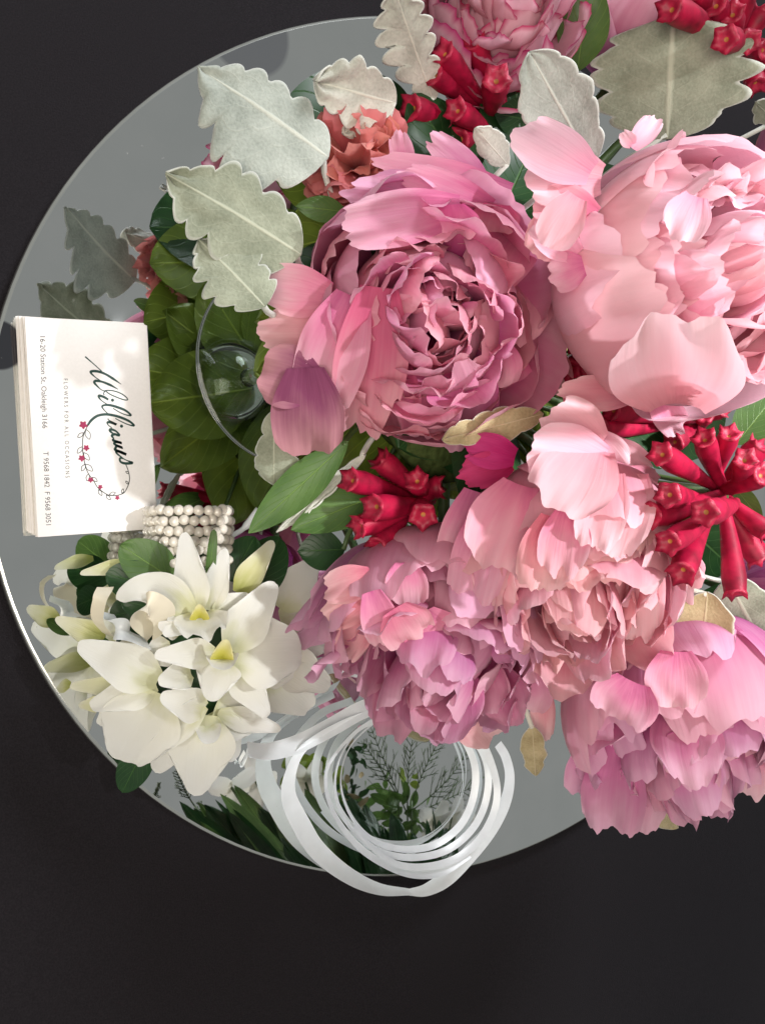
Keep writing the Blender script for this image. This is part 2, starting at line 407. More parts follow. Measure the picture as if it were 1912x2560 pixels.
# ------------------------------------------------------------------ the table and the mirror
def cloth_mat():
    m, nt, out = new_mat('black_cloth'); L = nt.links.new
    geo = N(nt, 'ShaderNodeNewGeometry')
    w1 = N(nt, 'ShaderNodeTexNoise', Scale=1500.0, Detail=2.0); L(geo.outputs['Position'], w1.inputs['Vector'])
    w2 = N(nt, 'ShaderNodeTexNoise', Scale=12.0, Detail=4.0); L(geo.outputs['Position'], w2.inputs['Vector'])
    rp = ramp(nt, [(.35, (.0105, .0092, .0110)), (.7, (.0165, .0145, .0170))]); L(w1.outputs[0], rp.inputs[0])
    bp = N(nt, 'ShaderNodeBump', Strength=.4, Distance=.0006); L(w1.outputs[0], bp.inputs['Height'])
    bp2 = N(nt, 'ShaderNodeBump', Strength=.25, Distance=.004); L(w2.outputs[0], bp2.inputs['Height']); L(bp.outputs[0], bp2.inputs['Normal'])
    p = N(nt, 'ShaderNodeBsdfPrincipled', Roughness=.85); p.inputs['Specular IOR Level'].default_value = .1
    p.inputs['Sheen Weight'].default_value = .02
    L(rp.outputs[0], p.inputs['Base Color']); L(bp2.outputs[0], p.inputs['Normal']); L(p.outputs[0], out.inputs[0])
    return m
T0 = -0.006
gx = np.linspace(-1.3, 1.3, 60); gy = np.linspace(-.7, 2.0, 60)
GX, GY = np.meshgrid(gx, gy)
und = .0006 * np.sin(GX * 7 + 1.3 * GY) + .0005 * np.sin(GY * 11 - 2 * GX)
V = np.stack([GX, GY, np.full_like(GX, T0 - .0012) + und], -1).reshape(-1, 3)
cloth = mesh_obj('tablecloth', V, grid_faces(60, 60), cloth_mat())
cloth['kind'] = 'structure'

MC = np.array([-.040, .367]); MA, MB, MANG = .298, .246, math.radians(-82)
def oval(r, z, off=0.0):
    th = np.linspace(0, 2 * np.pi, 160, endpoint=False)
    x = (MA * r + off) * np.cos(th); y = (MB * r + off) * np.sin(th)
    c, s = math.cos(MANG), math.sin(MANG)
    return np.stack([MC[0] + c * x - s * y, MC[1] + s * x + c * y, np.full_like(th, z)], -1)
def mirror_mat():
    m, nt, out = new_mat('mirror_glass'); L = nt.links.new
    geo = N(nt, 'ShaderNodeNewGeometry')
    p = N(nt, 'ShaderNodeBsdfPrincipled', Roughness=.018, Metallic=1.0)
    base = N(nt, 'ShaderNodeTexNoise', Scale=35.0, Detail=5.0); L(geo.outputs['Position'], base.inputs['Vector'])
    rp = ramp(nt, [(.35, (.86, .89, .88)), (.7, (.91, .93, .92))]); L(base.outputs[0], rp.inputs[0])
    col = rp.outputs[0]
    # two round darker spots at the rim
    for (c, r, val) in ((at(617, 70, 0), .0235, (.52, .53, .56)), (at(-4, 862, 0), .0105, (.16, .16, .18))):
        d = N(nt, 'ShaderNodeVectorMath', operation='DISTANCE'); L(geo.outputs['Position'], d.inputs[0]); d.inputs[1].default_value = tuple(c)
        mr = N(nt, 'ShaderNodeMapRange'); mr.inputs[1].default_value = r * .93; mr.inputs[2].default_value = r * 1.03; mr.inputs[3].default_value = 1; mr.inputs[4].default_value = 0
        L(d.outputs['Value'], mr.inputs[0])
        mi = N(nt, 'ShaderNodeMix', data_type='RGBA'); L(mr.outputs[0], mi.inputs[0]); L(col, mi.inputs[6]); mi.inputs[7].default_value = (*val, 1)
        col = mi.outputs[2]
    L(col, p.inputs['Base Color'])
    dust = N(nt, 'ShaderNodeTexNoise', Scale=420.0, Detail=3.0); L(geo.outputs['Position'], dust.inputs['Vector'])
    dr = N(nt, 'ShaderNodeMapRange'); dr.inputs[1].default_value = .72; dr.inputs[2].default_value = .82; dr.inputs[3].default_value = 0; dr.inputs[4].default_value = .5; L(dust.outputs[0], dr.inputs[0])
    df = N(nt, 'ShaderNodeBsdfDiffuse'); df.inputs[0].default_value = (.5, .5, .5, 1)
    mx = N(nt, 'ShaderNodeMixShader'); L(dr.outputs[0], mx.inputs[0]); L(p.outputs[0], mx.inputs[1]); L(df.outputs[0], mx.inputs[2])
    L(mx.outputs[0], out.inputs[0])
    return m
EDGE = simple_mat('bevelled_edge', (.72, .74, .70), rough=.18, metallic=.9, noise=.1, nscale=30)
mirror = thing('oval_mirror', 'large round-edged mirror lying on the black tablecloth under the flowers', 'mirror', (MC[0], MC[1], T0))
ring = [oval(.0, 0)[:1], oval(1, 0, -.0015)]
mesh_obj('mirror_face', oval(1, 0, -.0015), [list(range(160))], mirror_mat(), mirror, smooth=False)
prof = [oval(1, 0, -.0015), oval(1, -.0004, -.0004), oval(1, -.0010, 0), oval(1, -.0058, 0), oval(1, -.0060, -.003)]
Ve = np.concatenate(prof); Fe = []
for i in range(len(prof) - 1):
    for k in range(160):
        k2 = (k + 1) % 160
        Fe.append([i * 160 + k, (i + 1) * 160 + k, (i + 1) * 160 + k2, i * 160 + k2])
mesh_obj('mirror_edge', Ve, Fe, EDGE, mirror)

# ------------------------------------------------------------------ glass vase with the dark floral foam in it
def glass_mat():
    m, nt, out = new_mat('clear_glass'); L = nt.links.new
    tr = N(nt, 'ShaderNodeBsdfTransparent'); tr.inputs[0].default_value = (.95, .97, .95, 1)
    gl = N(nt, 'ShaderNodeBsdfGlossy', Roughness=.02); gl.inputs[0].default_value = (1, 1, .97, 1)
    fr = N(nt, 'ShaderNodeFresnel', IOR=1.45)
    mx = N(nt, 'ShaderNodeMixShader'); L(fr.outputs[0], mx.inputs[0]); L(tr.outputs[0], mx.inputs[1]); L(gl.outputs[0], mx.inputs[2]); L(mx.outputs[0], out.inputs[0])
    return m
GLASS = glass_mat()
BC = np.array([-.066, .247])
VC = np.array([-.0735, .213, 0.0])
vase = thing('footed_glass_vase', 'clear footed glass vase standing on the mirror beneath the bouquet', 'vase', VC)
foot_prof = [(0.0005, .0003), (.0485, .0003), (.0497, .0006), (.0500, .0012), (.0496, .0018), (.0480, .0021), (.036, .0022), (.020, .0030), (.0100, .0060), (.0060, .0130), (.0050, .0260), (.0050, .0470), (.0005, .0475)]
Vv, Fv = lathe(foot_prof, VC, 96)
mesh_obj('foot', Vv, Fv, GLASS, vase)
bowl_prof = [(.0005, .0470), (.0062, .0470), (.016, .0520), (.024, .060), (.030, .072), (.032, .084), (.0305, .084), (.0285, .073), (.0225, .062), (.015, .0545), (.0005, .0515)]
Vv, Fv = lathe(bowl_prof, VC, 96)
mesh_obj('bowl', Vv, Fv, GLASS, vase)
def lump(center, rad, seg=40, rings=24, amp=.10, seed=3):
    r = np.random.default_rng(seed); V = []
    ph = r.uniform(0, 6.28, 12); fr = r.uniform(2, 7, 12)
    for i in range(rings + 1):
        a = math.pi * i / rings
        for k in range(seg):
            b = 2 * math.pi * k / seg
            d = np.array([math.sin(a) * math.cos(b), math.sin(a) * math.sin(b), math.cos(a)])
            n = sum(math.sin(fr[q] * d[q % 3] + fr[(q + 5) % 12] * d[(q + 1) % 3] + ph[q]) for q in range(12)) / 6
            V.append(np.asarray(center) + d * np.asarray(rad) * (1 + amp * n))
    Fc = []
    for i in range(rings):
        for k in range(seg):
            k2 = (k + 1) % seg
            Fc.append([i * seg + k, (i + 1) * seg + k, (i + 1) * seg + k2, i * seg + k2])
    return np.array(V), Fc
FOAM_C = np.array([-.068, .243, .086])
Vl, Fl = lump(FOAM_C, (.052, .046, .020))
foam = mesh_obj('floral_foam', Vl, Fl, FOAM, origin=(FOAM_C[0], FOAM_C[1], .062))
tag(foam, 'dark mossy lump of floral foam in the vase, hidden among the stems', 'floral foam')

# ------------------------------------------------------------------ flower builders
def frame(axis):
    a = nrm(axis); x = np.cross([0.2, 0.9, .3], a)
    if np.linalg.norm(x) < 1e-3: x = np.cross([1, 0, 0], a)
    x = nrm(x); y = np.cross(a, x)
    return np.stack([x, y, a], 1)                     # columns
def add_sheet(name, parent, mat, mid, nref, w, **kw):
    wl, wr = w if isinstance(w, tuple) else (w, w)
    v0 = kw.pop('v0', 0.0)
    V, Fc, uv = sheet(mid, nref, wl, wr, **kw)
    if v0: uv = uv * np.array([1, 1 - v0]) + np.array([0, v0])
    return mesh_obj(name, V, Fc, mat, parent, uv=uv)
def add_stem(parent, p, q=None, r=.0022, mat=None, name='stem', sag=.3):
    q = FOAM_C + (np.asarray(p) - FOAM_C) * .30 if q is None else np.asarray(q)
    p = np.asarray(p)
    q = np.array([q[0], q[1], min(q[2], .088)])
    mid = np.array([p[0] * .8 + q[0] * .2, p[1] * .8 + q[1] * .2, min(p[2], q[2]) - .004])
    V, Fc = tube(bez([p, mid, q], 7), r, 7)
    return mesh_obj(name, V, Fc, mat or STEM, parent)
PEONY_GROUP = None
def peony(label, center, axis, R, mat, seed, shells, inner, rag=.10, stem=True):
    """shells: (count, radius, tip angle lo, hi, width, ruffle, flare); inner: (count, spread, length, width, lean)"""
    rng = np.random.default_rng(seed)
    center = np.asarray(center, float); Rm = frame(axis)
    base = center - nrm(axis) * R * .9
    t = thing('peony', label, 'peony', base)
    for (cnt, rho, t0, t1, wid, ruf, flare) in shells:
        ph0 = rng.uniform(0, 6.28)
        for k in range(cnt):
            ph = ph0 + 2 * math.pi * (k + rng.uniform(-.45, .45)) / cnt
            rr = rho * R * rng.uniform(.88, 1.09)
            tip = math.radians(rng.uniform(t0 - 7, t1 + 7))
            nv = 13
            ps = np.linspace(math.radians(168), tip, nv)
            vv = np.linspace(0, 1, nv)
            rad = rr * np.sin(ps) + flare * R * vv ** 3 * rng.uniform(.4, 1.3)
            zz = rr * np.cos(ps) * .96
            loc = np.stack([rad * math.cos(ph), rad * math.sin(ph), zz], -1)
            loc = loc + rng.normal(0, .035, 3) * R * vv[:, None]
            mid = center + loc @ Rm.T
            nref = -(loc - np.array([0, 0, .15 * R])) @ Rm.T
            w = petal_width(nv, wid * R * rng.uniform(.68, 1.18), base=.3, vm=.7, end=.82)
            add_sheet('petal', t, mat, mid, nref, w, nu=23, cup=wid / rho * .95, ruffle=ruf * R, rfreq=rng.uniform(1.8, 3.6),
                      tip_round=.26, tip_notch=rag * rng.uniform(.6, 1.4), rng=rng)
    for (cnt, spread, length, wid, lean, ruf, z0) in inner:
        for k in range(cnt):
            r0 = spread * R * math.sqrt((k + .5) / cnt); ph = k * 2.39996 + rng.uniform(-.3, .3)
            le = math.radians(lean) * (r0 / (spread * R)) + rng.uniform(-.22, .22)
            d = np.array([math.sin(le) * math.cos(ph), math.sin(le) * math.sin(ph), math.cos(le)])
            p0 = np.array([r0 * .8 * math.cos(ph), r0 * .8 * math.sin(ph), z0 * R])
            ln = length * R * rng.uniform(.75, 1.2)
            out = np.array([math.cos(ph), math.sin(ph), 0])
            p1 = p0 + d * ln * .55 + out * ln * .12
            p2 = p0 + d * ln - out * ln * rng.uniform(.05, .30)
            mid = center + bez([p0, p1, p2], 11) @ Rm.T
            w = petal_width(11, wid * R * rng.uniform(.7, 1.25), base=.25, vm=.72, end=.85)
            tw = rng.uniform(-.4, .4)
            nr = (-out * math.cos(tw) + np.array([-math.sin(ph), math.cos(ph), 0]) * math.sin(tw)) @ Rm.T
            add_sheet('petal', t, mat, mid, nr, w, nu=17, cup=rng.uniform(.35, .9), ruffle=ruf * R, rfreq=rng.uniform(1.8, 3.4),
                      tip_round=.25, tip_notch=rag * rng.uniform(.5, 1.1), rng=rng)
    if stem: add_stem(t, base + nrm(axis) * R * .15, r=.0028)
    return t
def free_petal(parent, mat, base, tip, width, facing=None, bulge=.18, cup=.35, ruffle=.10, notch=.11, seed=0, name='petal', rfreq=3.4,
               nu=25, nv=15, base_w=.5, vm=.66, end=.92, tip_round=.22, mid=None, edge_curl=0.0, curl_back=0.0, v0=.33):
    rng = np.random.default_rng(1000 + seed)
    base = np.asarray(base, float); tip = np.asarray(tip, float)
    ln = np.linalg.norm(tip - base)
    fc = view_at((base + tip) / 2) if facing is None else nrm(facing)
    m = (base + tip) / 2 + fc * bulge * ln if mid is None else np.asarray(mid)
    curve = bez([base, m, tip + fc * 0], nv)
    if curl_back: curve = curve - fc * (curl_back * ln * np.linspace(0, 1, nv)[:, None] ** 4)
    w = petal_width(nv, width / 2, base=base_w, vm=vm, end=end)
    return add_sheet(name, parent, mat, curve, fc, w, nu=nu, cup=cup, ruffle=ruffle * width, rfreq=rfreq, tip_round=tip_round,
                     tip_notch=notch, rng=rng, edge_curl=edge_curl * width, v0=v0)

# px sizes to metres at a place
def px_m(p, n):
    return n * float((np.asarray(p) - CAM) @ FWD) / FOCAL

# ------------------------------------------------------------------ peonies
zA = zone(600, 250, 1.8356); zB = zone(1200, 250, 2.3202); zC = zone(1000, 950, 1.8114); zD = zone(750, 1300, 2.36); zE = zone(1300, 1400, 2.6993)
ZL = zone(380, 0, 2.36); ZT = zone(1012, 0, 1.8356); ZM = zone(600, 950, 2.36); ZV = zone(350, 650, 3.671); ZR = zone(0, 400, 2.1737)
SH_OPEN = [(8, 1.0, 60, 82, .72, .06, .16), (9, .90, 48, 70, .64, .06, .10), (10, .78, 38, 62, .56, .065, .05), (10, .64, 28, 54, .50, .065, .02), (8, .50, 20, 46, .44, .06, 0)]
IN_OPEN = [(22, .62, .90, .36, 32, .065, -.14), (16, .34, .86, .28, 24, .055, -.02)]
SH_BALL = [(7, 1.0, 54, 70, .82, .045, .02), (8, .94, 46, 64, .66, .055, .0), (10, .85, 38, 58, .54, .065, 0), (11, .72, 30, 52, .46, .07, 0), (10, .56, 24, 46, .38, .07, 0)]
IN_BALL = [(22, .62, 1.0, .32, 34, .07, -.2), (14, .32, .96, .25, 24, .06, -.1)]
SH_FLUF = [(9, 1.02, 62, 90, .62, .07, .22), (10, .93, 52, 78, .56, .075, .14), (11, .82, 40, 68, .50, .08, .08), (11, .68, 30, 60, .45, .08, .04), (9, .54, 22, 50, .40, .08, 0)]
IN_FLUF = [(24, .68, .86, .33, 42, .075, -.12), (14, .36, .84, .27, 26, .06, 0)]

cA = at(1065, 790, .118)
A = peony('open ruffled pink peony above the glass vase foot, its outer petals folded over', cA, view_at(cA) * .8 + np.array([.12, -.05, .35]), .047, PINK, 11, SH_OPEN, IN_OPEN, rag=.08)
# the folded lilac petals along its upper side
def fpA(b, t, w, zb, zt, mat=PINK, seed=0, **kw):
    B = zA(b[0], b[1], zb); Tt = zA(t[0], t[1], zt)
    return free_petal(A, mat, B, Tt, px_m(Tt, w / 1.8356), seed=seed, **kw)
fpA((1200, 480), (440, 400), 230, .128, .110, LILAC, 1, bulge=.10, ruffle=.10, cup=.5)
fpA((1240, 430), (560, 300), 200, .126, .112, LILAC, 2, bulge=.12, ruffle=.10)
fpA((1150, 500), (700, 330), 190, .132, .124, LILAC, 3, bulge=.10, ruffle=.12)
fpA((1010, 500), (420, 590), 260, .138, .128, LILAC, 4, bulge=.12, cup=.3, ruffle=.10)
fpA((760, 340), (725, 130), 120, .112, .118, LILAC, 5, cup=.6)
fpA((1120, 380), (850, 160), 150, .120, .124, LILAC, 6)
fpA((950, 480), (950, 640), 300, .140, .136, PINK, 7, cup=.2, notch=.05)
fpA((1180, 480), (1160, 610), 230, .138, .134, PINK, 8, notch=.05)
fpA((1300, 560), (1080, 880), 330, .126, .140, PINK, 9, cup=.6, bulge=.2)
fpA((1400, 700), (1230, 1150), 300, .118, .132, PINK, 10, cup=.6)
fpA((420, 900), (85, 850), 240, .112, .098, BLUSH, 11, cup=.2, bulge=.15)
fpA((430, 1060), (70, 1060), 220, .108, .092, BLUSH, 12, cup=.2)
fpA((520, 900), (330, 1440), 330, .122, .098, BLUSH, 13, cup=.5, bulge=.22)
fpA((640, 860), (560, 1560), 330, .130, .098, PINK, 14, cup=.5, bulge=.2)
fpA((720, 1180), (740, 1560), 200, .120, .095, PINK, 16, cup=.5)
fpA((900, 1350), (1100, 1610), 150, .112, .098, LILAC, 17, cup=.5)
fpA((980, 960), (1010, 1030), 230, .142, .146, PINK, 18, cup=.4)
fpA((300, 1230), (320, 1640), 330, .110, .098, PLUM, 20, cup=.3, bulge=.2, notch=.03)
fpA((350, 1300), (90, 1240), 300, .108, .100, PLUM, 21, cup=.3, notch=.03)

fpA((1080, 1180), (960, 1620), 330, .122, .104, PINK, 22, cup=.5, bulge=.2)
fpA((1230, 1180), (1180, 1480), 330, .124, .106, PINK, 23, cup=.5, bulge=.2)
fpA((1330, 1080), (1400, 1400), 300, .122, .108, BLUSH, 24, cup=.5, bulge=.2)
fpA((900, 1200), (850, 1560), 300, .124, .106, PINK, 25, cup=.5, bulge=.2)
fpA((1150, 1100), (1120, 1330), 330, .130, .124, PINK, 26, cup=.6, bulge=.2)
cB = at(1712, 705, .182)
B = peony('large pale pink ball-shaped peony, the brightest lit, at the top of the bouquet', cB, view_at(cB) * .55 + np.array([-.10, .22, .55]), .0505, PALE, 23, SH_BALL, IN_BALL, rag=.085)
def fpB(b, t, w, zb, zt, mat=PALE, seed=0, **kw):
    Bp = zB(b[0], b[1], zb); Tt = zB(t[0], t[1], zt)
    return free_petal(B, mat, Bp, Tt, px_m(Tt, w / 2.3202), seed=100 + seed, **kw)
fpB((640, 420), (190, 170), 330, .180, .190, PALE, 1, cup=.4, bulge=.1, notch=.04)
fpB((560, 560), (380, 860), 260, .186, .176, PALE, 2, cup=.4, bulge=.2, notch=.03)
fpB((560, 900), (300, 700), 220, .176, .170, PALE, 3, cup=.4)
fpB((600, 960), (390, 1030), 230, .178, .166, BLUSH, 4, cup=.3)
fpB((880, 280), (1030, 90), 150, .188, .190, PALE, 5, cup=.7)
fpB((880, 260), (820, 180), 100, .188, .190, PALE, 6, cup=.7)
fpB((1000, 1700), (1170, 1940), 190, .165, .160, BLUSH, 7, cup=.6)
fpB((900, 1700), (440, 1700), 220, .162, .158, BLUSH, 8, cup=.3, bulge=.12)
fpB((640, 1650), (500, 1810), 200, .158, .154, BLUSH, 9, cup=.3)
fpB((1130, 1760), (1130, 1230), 900, .186, .226, PALE, 10, cup=.75, bulge=.18, notch=.04, tip_round=.22)
fpB((1250, 560), (1130, 830), 280, .214, .212, PALE, 13, cup=.4, bulge=.15)

fpB((700, 460), (250, 430), 360, .176, .176, PALE, 21, cup=.4, bulge=.12, notch=.05)
fpB((660, 700), (300, 600), 330, .176, .170, BLUSH, 22, cup=.4, bulge=.12, notch=.05)
fpB((560, 640), (290, 900), 300, .172, .164, BLUSH, 23, cup=.4, bulge=.15, notch=.05)
cC = at(1420, 1425, .142)
C = peony('pale peony with a broad cream-pink petal folded over its top, beside the ribbon coil', cC, view_at(cC) * .55 + np.array([.62, -.05, .12]), .047, BLUSH, 37, SH_OPEN, IN_OPEN, rag=.085)
def fpC(b, t, w, zb, zt, mat=BLUSH, seed=0, **kw):
    Bp = zC(b[0], b[1], zb); Tt = zC(t[0], t[1], zt)
    return free_petal(C, mat, Bp, Tt, px_m(Tt, w / 1.8114), seed=200 + seed, **kw)
fpC((930, 380), (560, 330), 330, .168, .162, PALE, 1, cup=.2, bulge=.06, notch=.06)
fpC((880, 300), (690, 600), 400, .166, .176, PALE, 2, cup=.3, bulge=.12, notch=.05)
fpC((900, 300), (650, 150), 300, .164, .160, PALE, 3, cup=.2, bulge=.06)
fpC((560, 480), (430, 900), 420, .152, .150, BLUSH, 4, cup=.5, bulge=.2)
fpC((420, 560), (300, 1060), 260, .142, .128, LILAC, 5, cup=.4, bulge=.2)
fpC((330, 500), (200, 880), 170, .132, .118, BLUSH, 6, cup=.4, bulge=.2)
fpC((700, 620), (620, 980), 260, .168, .164, BLUSH, 7, cup=.4, bulge=.2)
fpC((760, 600), (720, 910), 240, .172, .172, BLUSH, 8, cup=.4, bulge=.2)
fpC((960, 420), (860, 800), 240, .176, .182, PALE, 9, cup=.5, bulge=.2)
fpC((1050, 420), (940, 830), 300, .174, .182, PALE, 10, cup=.4, bulge=.2)
fpC((1150, 700), (1240, 1130), 240, .160, .150, PALE, 11, cup=.5, bulge=.2)
fpC((1080, 680), (1080, 1200), 230, .170, .158, PALE, 12, cup=.5, bulge=.2)
fpC((900, 250), (1020, 400), 150, .160, .166, PALE, 13, cup=.6)
fpC((980, 280), (1130, 400), 110, .158, .164, PALE, 14, cup=.6)
fpC((1000, 420), (1180, 470), 120, .162, .160, BLUSH, 15, cup=.5)
fpC((520, 350), (280, 290), 170, .140, .128, CRIMSON, 16, cup=.5, notch=.14)
fpC((500, 370), (260, 450), 170, .138, .126, CRIMSON, 17, cup=.5, notch=.14)

cD = at(1090, 1600, .098)
D = peony('ragged lilac-pink peony drooping towards the white orchid corsage', cD, np.array([.62, -.50, .42]), .046, LILAC, 41, SH_FLUF, IN_FLUF, rag=.09)
def fpD(b, t, w, zb, zt, mat=LILAC, seed=0, **kw):
    Bp = zD(b[0], b[1], zb); Tt = zD(t[0], t[1], zt)
    return free_petal(D, mat, Bp, Tt, px_m(Tt, w / 2.36), seed=300 + seed, **kw)
fpD((700, 560), (880, 830), 380, .122, .110, BLUSH, 1, cup=.3, bulge=.2)
fpD((560, 520), (680, 720), 330, .124, .118, BLUSH, 2, cup=.4, bulge=.25)
fpD((420, 420), (520, 760), 230, .118, .112, BLUSH, 3, cup=.5, bulge=.2)
fpD((420, 330), (130, 430), 230, .106, .092, BLUSH, 4, cup=.4)
fpD((420, 440), (140, 590), 230, .104, .088, BLUSH, 5, cup=.4)
fpD((400, 560), (240, 830), 200, .100, .080, BLUSH, 6, cup=.5)
fpD((900, 900), (1180, 1280), 420, .098, .080, BLUSH, 7, cup=.6, bulge=.2)
fpD((620, 250), (640, 520), 260, .118, .118, BLUSH, 8, cup=.4)
fpD((1300, 860), (1260, 1130), 420, .104, .090, BLUSH, 9, cup=.4)
fpD((1430, 960), (1430, 1310), 150, .100, .080, BLUSH, 10, cup=.6)

cE = at(1712, 1785, .145)
E_ = peony('lilac-pink peony hanging past the mirror rim over the black tablecloth', cE, np.array([.80, -.18, .36]), .050, LILAC, 53, SH_FLUF, IN_FLUF, rag=.10)
def fpE(b, t, w, zb, zt, mat=LILAC, seed=0, **kw):
    Bp = zE(b[0], b[1], zb); Tt = zE(t[0], t[1], zt)
    return free_petal(E_, mat, Bp, Tt, px_m(Tt, w / 2.6993), seed=400 + seed, **kw)
fpE((1050, 620), (1050, 1030), 420, .172, .178, BLUSH, 1, cup=.35, bulge=.25, notch=.09)
fpE((1350, 680), (1380, 1120), 440, .170, .176, BLUSH, 2, cup=.35, bulge=.25, notch=.11)
fpE((760, 820), (640, 1100), 460, .166, .164, LILAC, 3, cup=.35, bulge=.25)
fpE((1330, 420), (1600, 860), 260, .168, .168, LILAC, 4, cup=.3, bulge=.12)
fpE((660, 1250), (600, 1880), 420, .140, .110, LILAC, 5, cup=.5, bulge=.15)
fpE((560, 1200), (450, 1640), 380, .132, .108, LILAC, 6, cup=.5, bulge=.15)
fpE((800, 1300), (760, 1830), 420, .140, .114, LILAC, 7, cup=.5, bulge=.15)
fpE((1060, 1150), (1190, 1660), 300, .166, .140, LILAC, 9, cup=.6, bulge=.2)
fpE((1560, 1250), (1570, 1620), 330, .160, .140, BLUSH, 11, cup=.5, bulge=.2)

cF = at(1240, 25, .108)
peony('small peony with magenta-edged petals behind the red florets and the white lobed leaf', cF, view_at(cF) * .6 + np.array([-.35, 0, .3]), .036, TIPPED, 61, SH_OPEN, IN_OPEN)
cG = at(1640, 10, .125)
peony('half-hidden lilac peony behind the big fan-shaped silver leaf', cG, np.array([-.6, -.1, .6]), .040, LILAC, 67, SH_OPEN, IN_OPEN)
cH = at(2070, 400, .140)
peony('pink peony at the back of the bouquet beside the fan-shaped silver leaf', cH, np.array([-.35, .5, .6]), .042, BLUSH, 71, SH_OPEN, IN_OPEN)
cI = at(2010, 1560, .150)
peony('lilac peony at the far side of the bouquet behind the pale green leaf', cI, np.array([.4, .6, .5]), .042, LILAC, 73, SH_OPEN, IN_OPEN)

# coral carnation
rng = np.random.default_rng(5)
cc = at(885, 410, .090)
car = thing('carnation', 'small ruffled coral carnation tucked between silver leaves and the open pink peony', 'carnation', cc - np.array([0, 0, .02]))
axis = nrm(view_at(cc) * .9 + np.array([-.3, -.2, .1])); Rm = frame(axis)
for k in range(44):
    le = math.radians(8 + 84 * math.sqrt(k / 44)); ph = k * 2.4 + rng.uniform(-.3, .3)
    d = np.array([math.sin(le) * math.cos(ph), math.sin(le) * math.sin(ph), math.cos(le)])
    ln = .0245 * rng.uniform(.85, 1.15)
    out = np.array([math.cos(ph), math.sin(ph), 0])
    mid = cc + bez([-np.array([0, 0, .008]), d * ln * .6 + np.array([0, 0, .003]), d * ln], 9) @ Rm.T
    nr = (np.array([0, 0, 1]) - out * .6 + rng.uniform(-.5, .5, 3)) @ Rm.T
    add_sheet('petal', car, CORAL, mid, nr, petal_width(9, .0128 * rng.uniform(.8, 1.25), base=.15, vm=.85, end=.95), nu=17, cup=.2, ruffle=.0058, rfreq=3.6, tip_round=.2, tip_notch=.09, rng=rng)
add_stem(car, cc - axis * .008)

# ------------------------------------------------------------------ red tubular flower clusters
def floret(parent, p0, p1, r, rng, open_=True):
    p0 = np.asarray(p0, float); p1 = np.asarray(p1, float)
    ax = nrm(p1 - p0); ln = np.linalg.norm(p1 - p0)
    bend = np.cross(ax, rng.normal(size=3)); bend = nrm(bend) * ln * .05
    mid = bez([p0, (p0 + p1) / 2 + bend, p1], 8)
    v = np.linspace(0, 1, 8)
    rad = r * np.interp(v, [0, .12, .45, .85, .93, 1], [.32, .42, .66, 1.0, .92, .86])
    V, Fc = tube(mid, rad, 10, cap=False)
    nface = len(Fc)
    idx = [0] * nface
    # star lip of five short lobes and the throat
    Rm = frame(ax); n0 = len(V); th = np.linspace(0, 2 * np.pi, 20, endpoint=False) + rng.uniform(0, 1)
    k = np.where(np.arange(20) % 4 == 0, 1.10, np.where(np.arange(20) % 4 == 2, .84, .97)) if open_ else np.full(20, .8)
    zf = np.where(np.arange(20) % 4 == 0, .50, .12) * r
    rim = p1 + (np.stack([np.cos(th) * k * r, np.sin(th) * k * r, zf], -1)) @ Rm.T
    base = p1 + (np.stack([np.cos(th) * .86 * r, np.sin(th) * .86 * r, 0 * th - .08 * r], -1)) @ Rm.T
    inn = p1 + (np.stack([np.cos(th) * .45 * r, np.sin(th) * .45 * r, 0 * th + .02 * r], -1)) @ Rm.T
    thr = p1 + (np.stack([np.cos(th) * .17 * r, np.sin(th) * .17 * r, 0 * th - .30 * r], -1)) @ Rm.T
    V = np.concatenate([V, base, rim, inn, thr])
    for a, b, mi in ((0, 20, 1), (20, 40, 1), (40, 60, 1)):
        for q in range(20):
            q2 = (q + 1) % 20
            Fc.append([n0 + a + q, n0 + a + q2, n0 + b + q2, n0 + b + q]); idx.append(mi)
    Fc.append([n0 + 60 + q for q in range(20)]); idx.append(2)
    return mesh_obj('floret', V, Fc, [RED, RED_LIP, THROAT], parent, matidx=idx)
def red_cluster(label, zf, base, zbase, tips, r, seed):
    rng = np.random.default_rng(seed)
    b = zf(base[0], base[1], zbase)
    t = thing('red_flower_cluster', label, 'red flowers', b, 'clusters of red tubular flowers in the bouquet')
    for (x, y, z) in tips:
        tip = zf(x, y, z)
        j = b + rng.normal(size=3) * .0025
        floret(t, j, tip, r * 1.14 * rng.uniform(.9, 1.12), rng, True)
    add_stem(t, b, r=.0022)
    V, Fc = lump(b, (.0045, .0045, .0045), 14, 8, .25, seed)
    mesh_obj('calyx', V, Fc, STEM, t)
    return t
red_cluster('wide star of red tubular florets beside the folded-petal peony, facing up', zC, (1450, 510), .172,
            [(1180, 335, .190), (1375, 265, .188), (1490, 245, .190), (1625, 300, .186), (1640, 430, .200), (1215, 520, .196), (1130, 610, .186), (1380, 600, .205),
             (1215, 735, .194), (1275, 870, .190), (1515, 965, .186), (1620, 810, .182), (1660, 690, .190), (1560, 360, .200)], .0042, 5)
red_cluster('red florets pointing down between the silver leaf and the two lower peonies', ZM, (1090, 690), .094,
            [(650, 590, .100), (790, 750, .106), (700, 865, .098), (820, 980, .096), (980, 1120, .090), (1080, 800, .112), (830, 470, .092), (1180, 630, .100), (1040, 590, .104)], .0045, 6)
red_cluster('red florets standing up against the magenta-edged peony', ZT, (430, 520), .096,
            [(175, 240, .112), (315, 195, .112), (490, 95, .112), (420, 365, .122), (130, 340, .106), (560, 300, .104), (390, 250, .104)], .0048, 7)
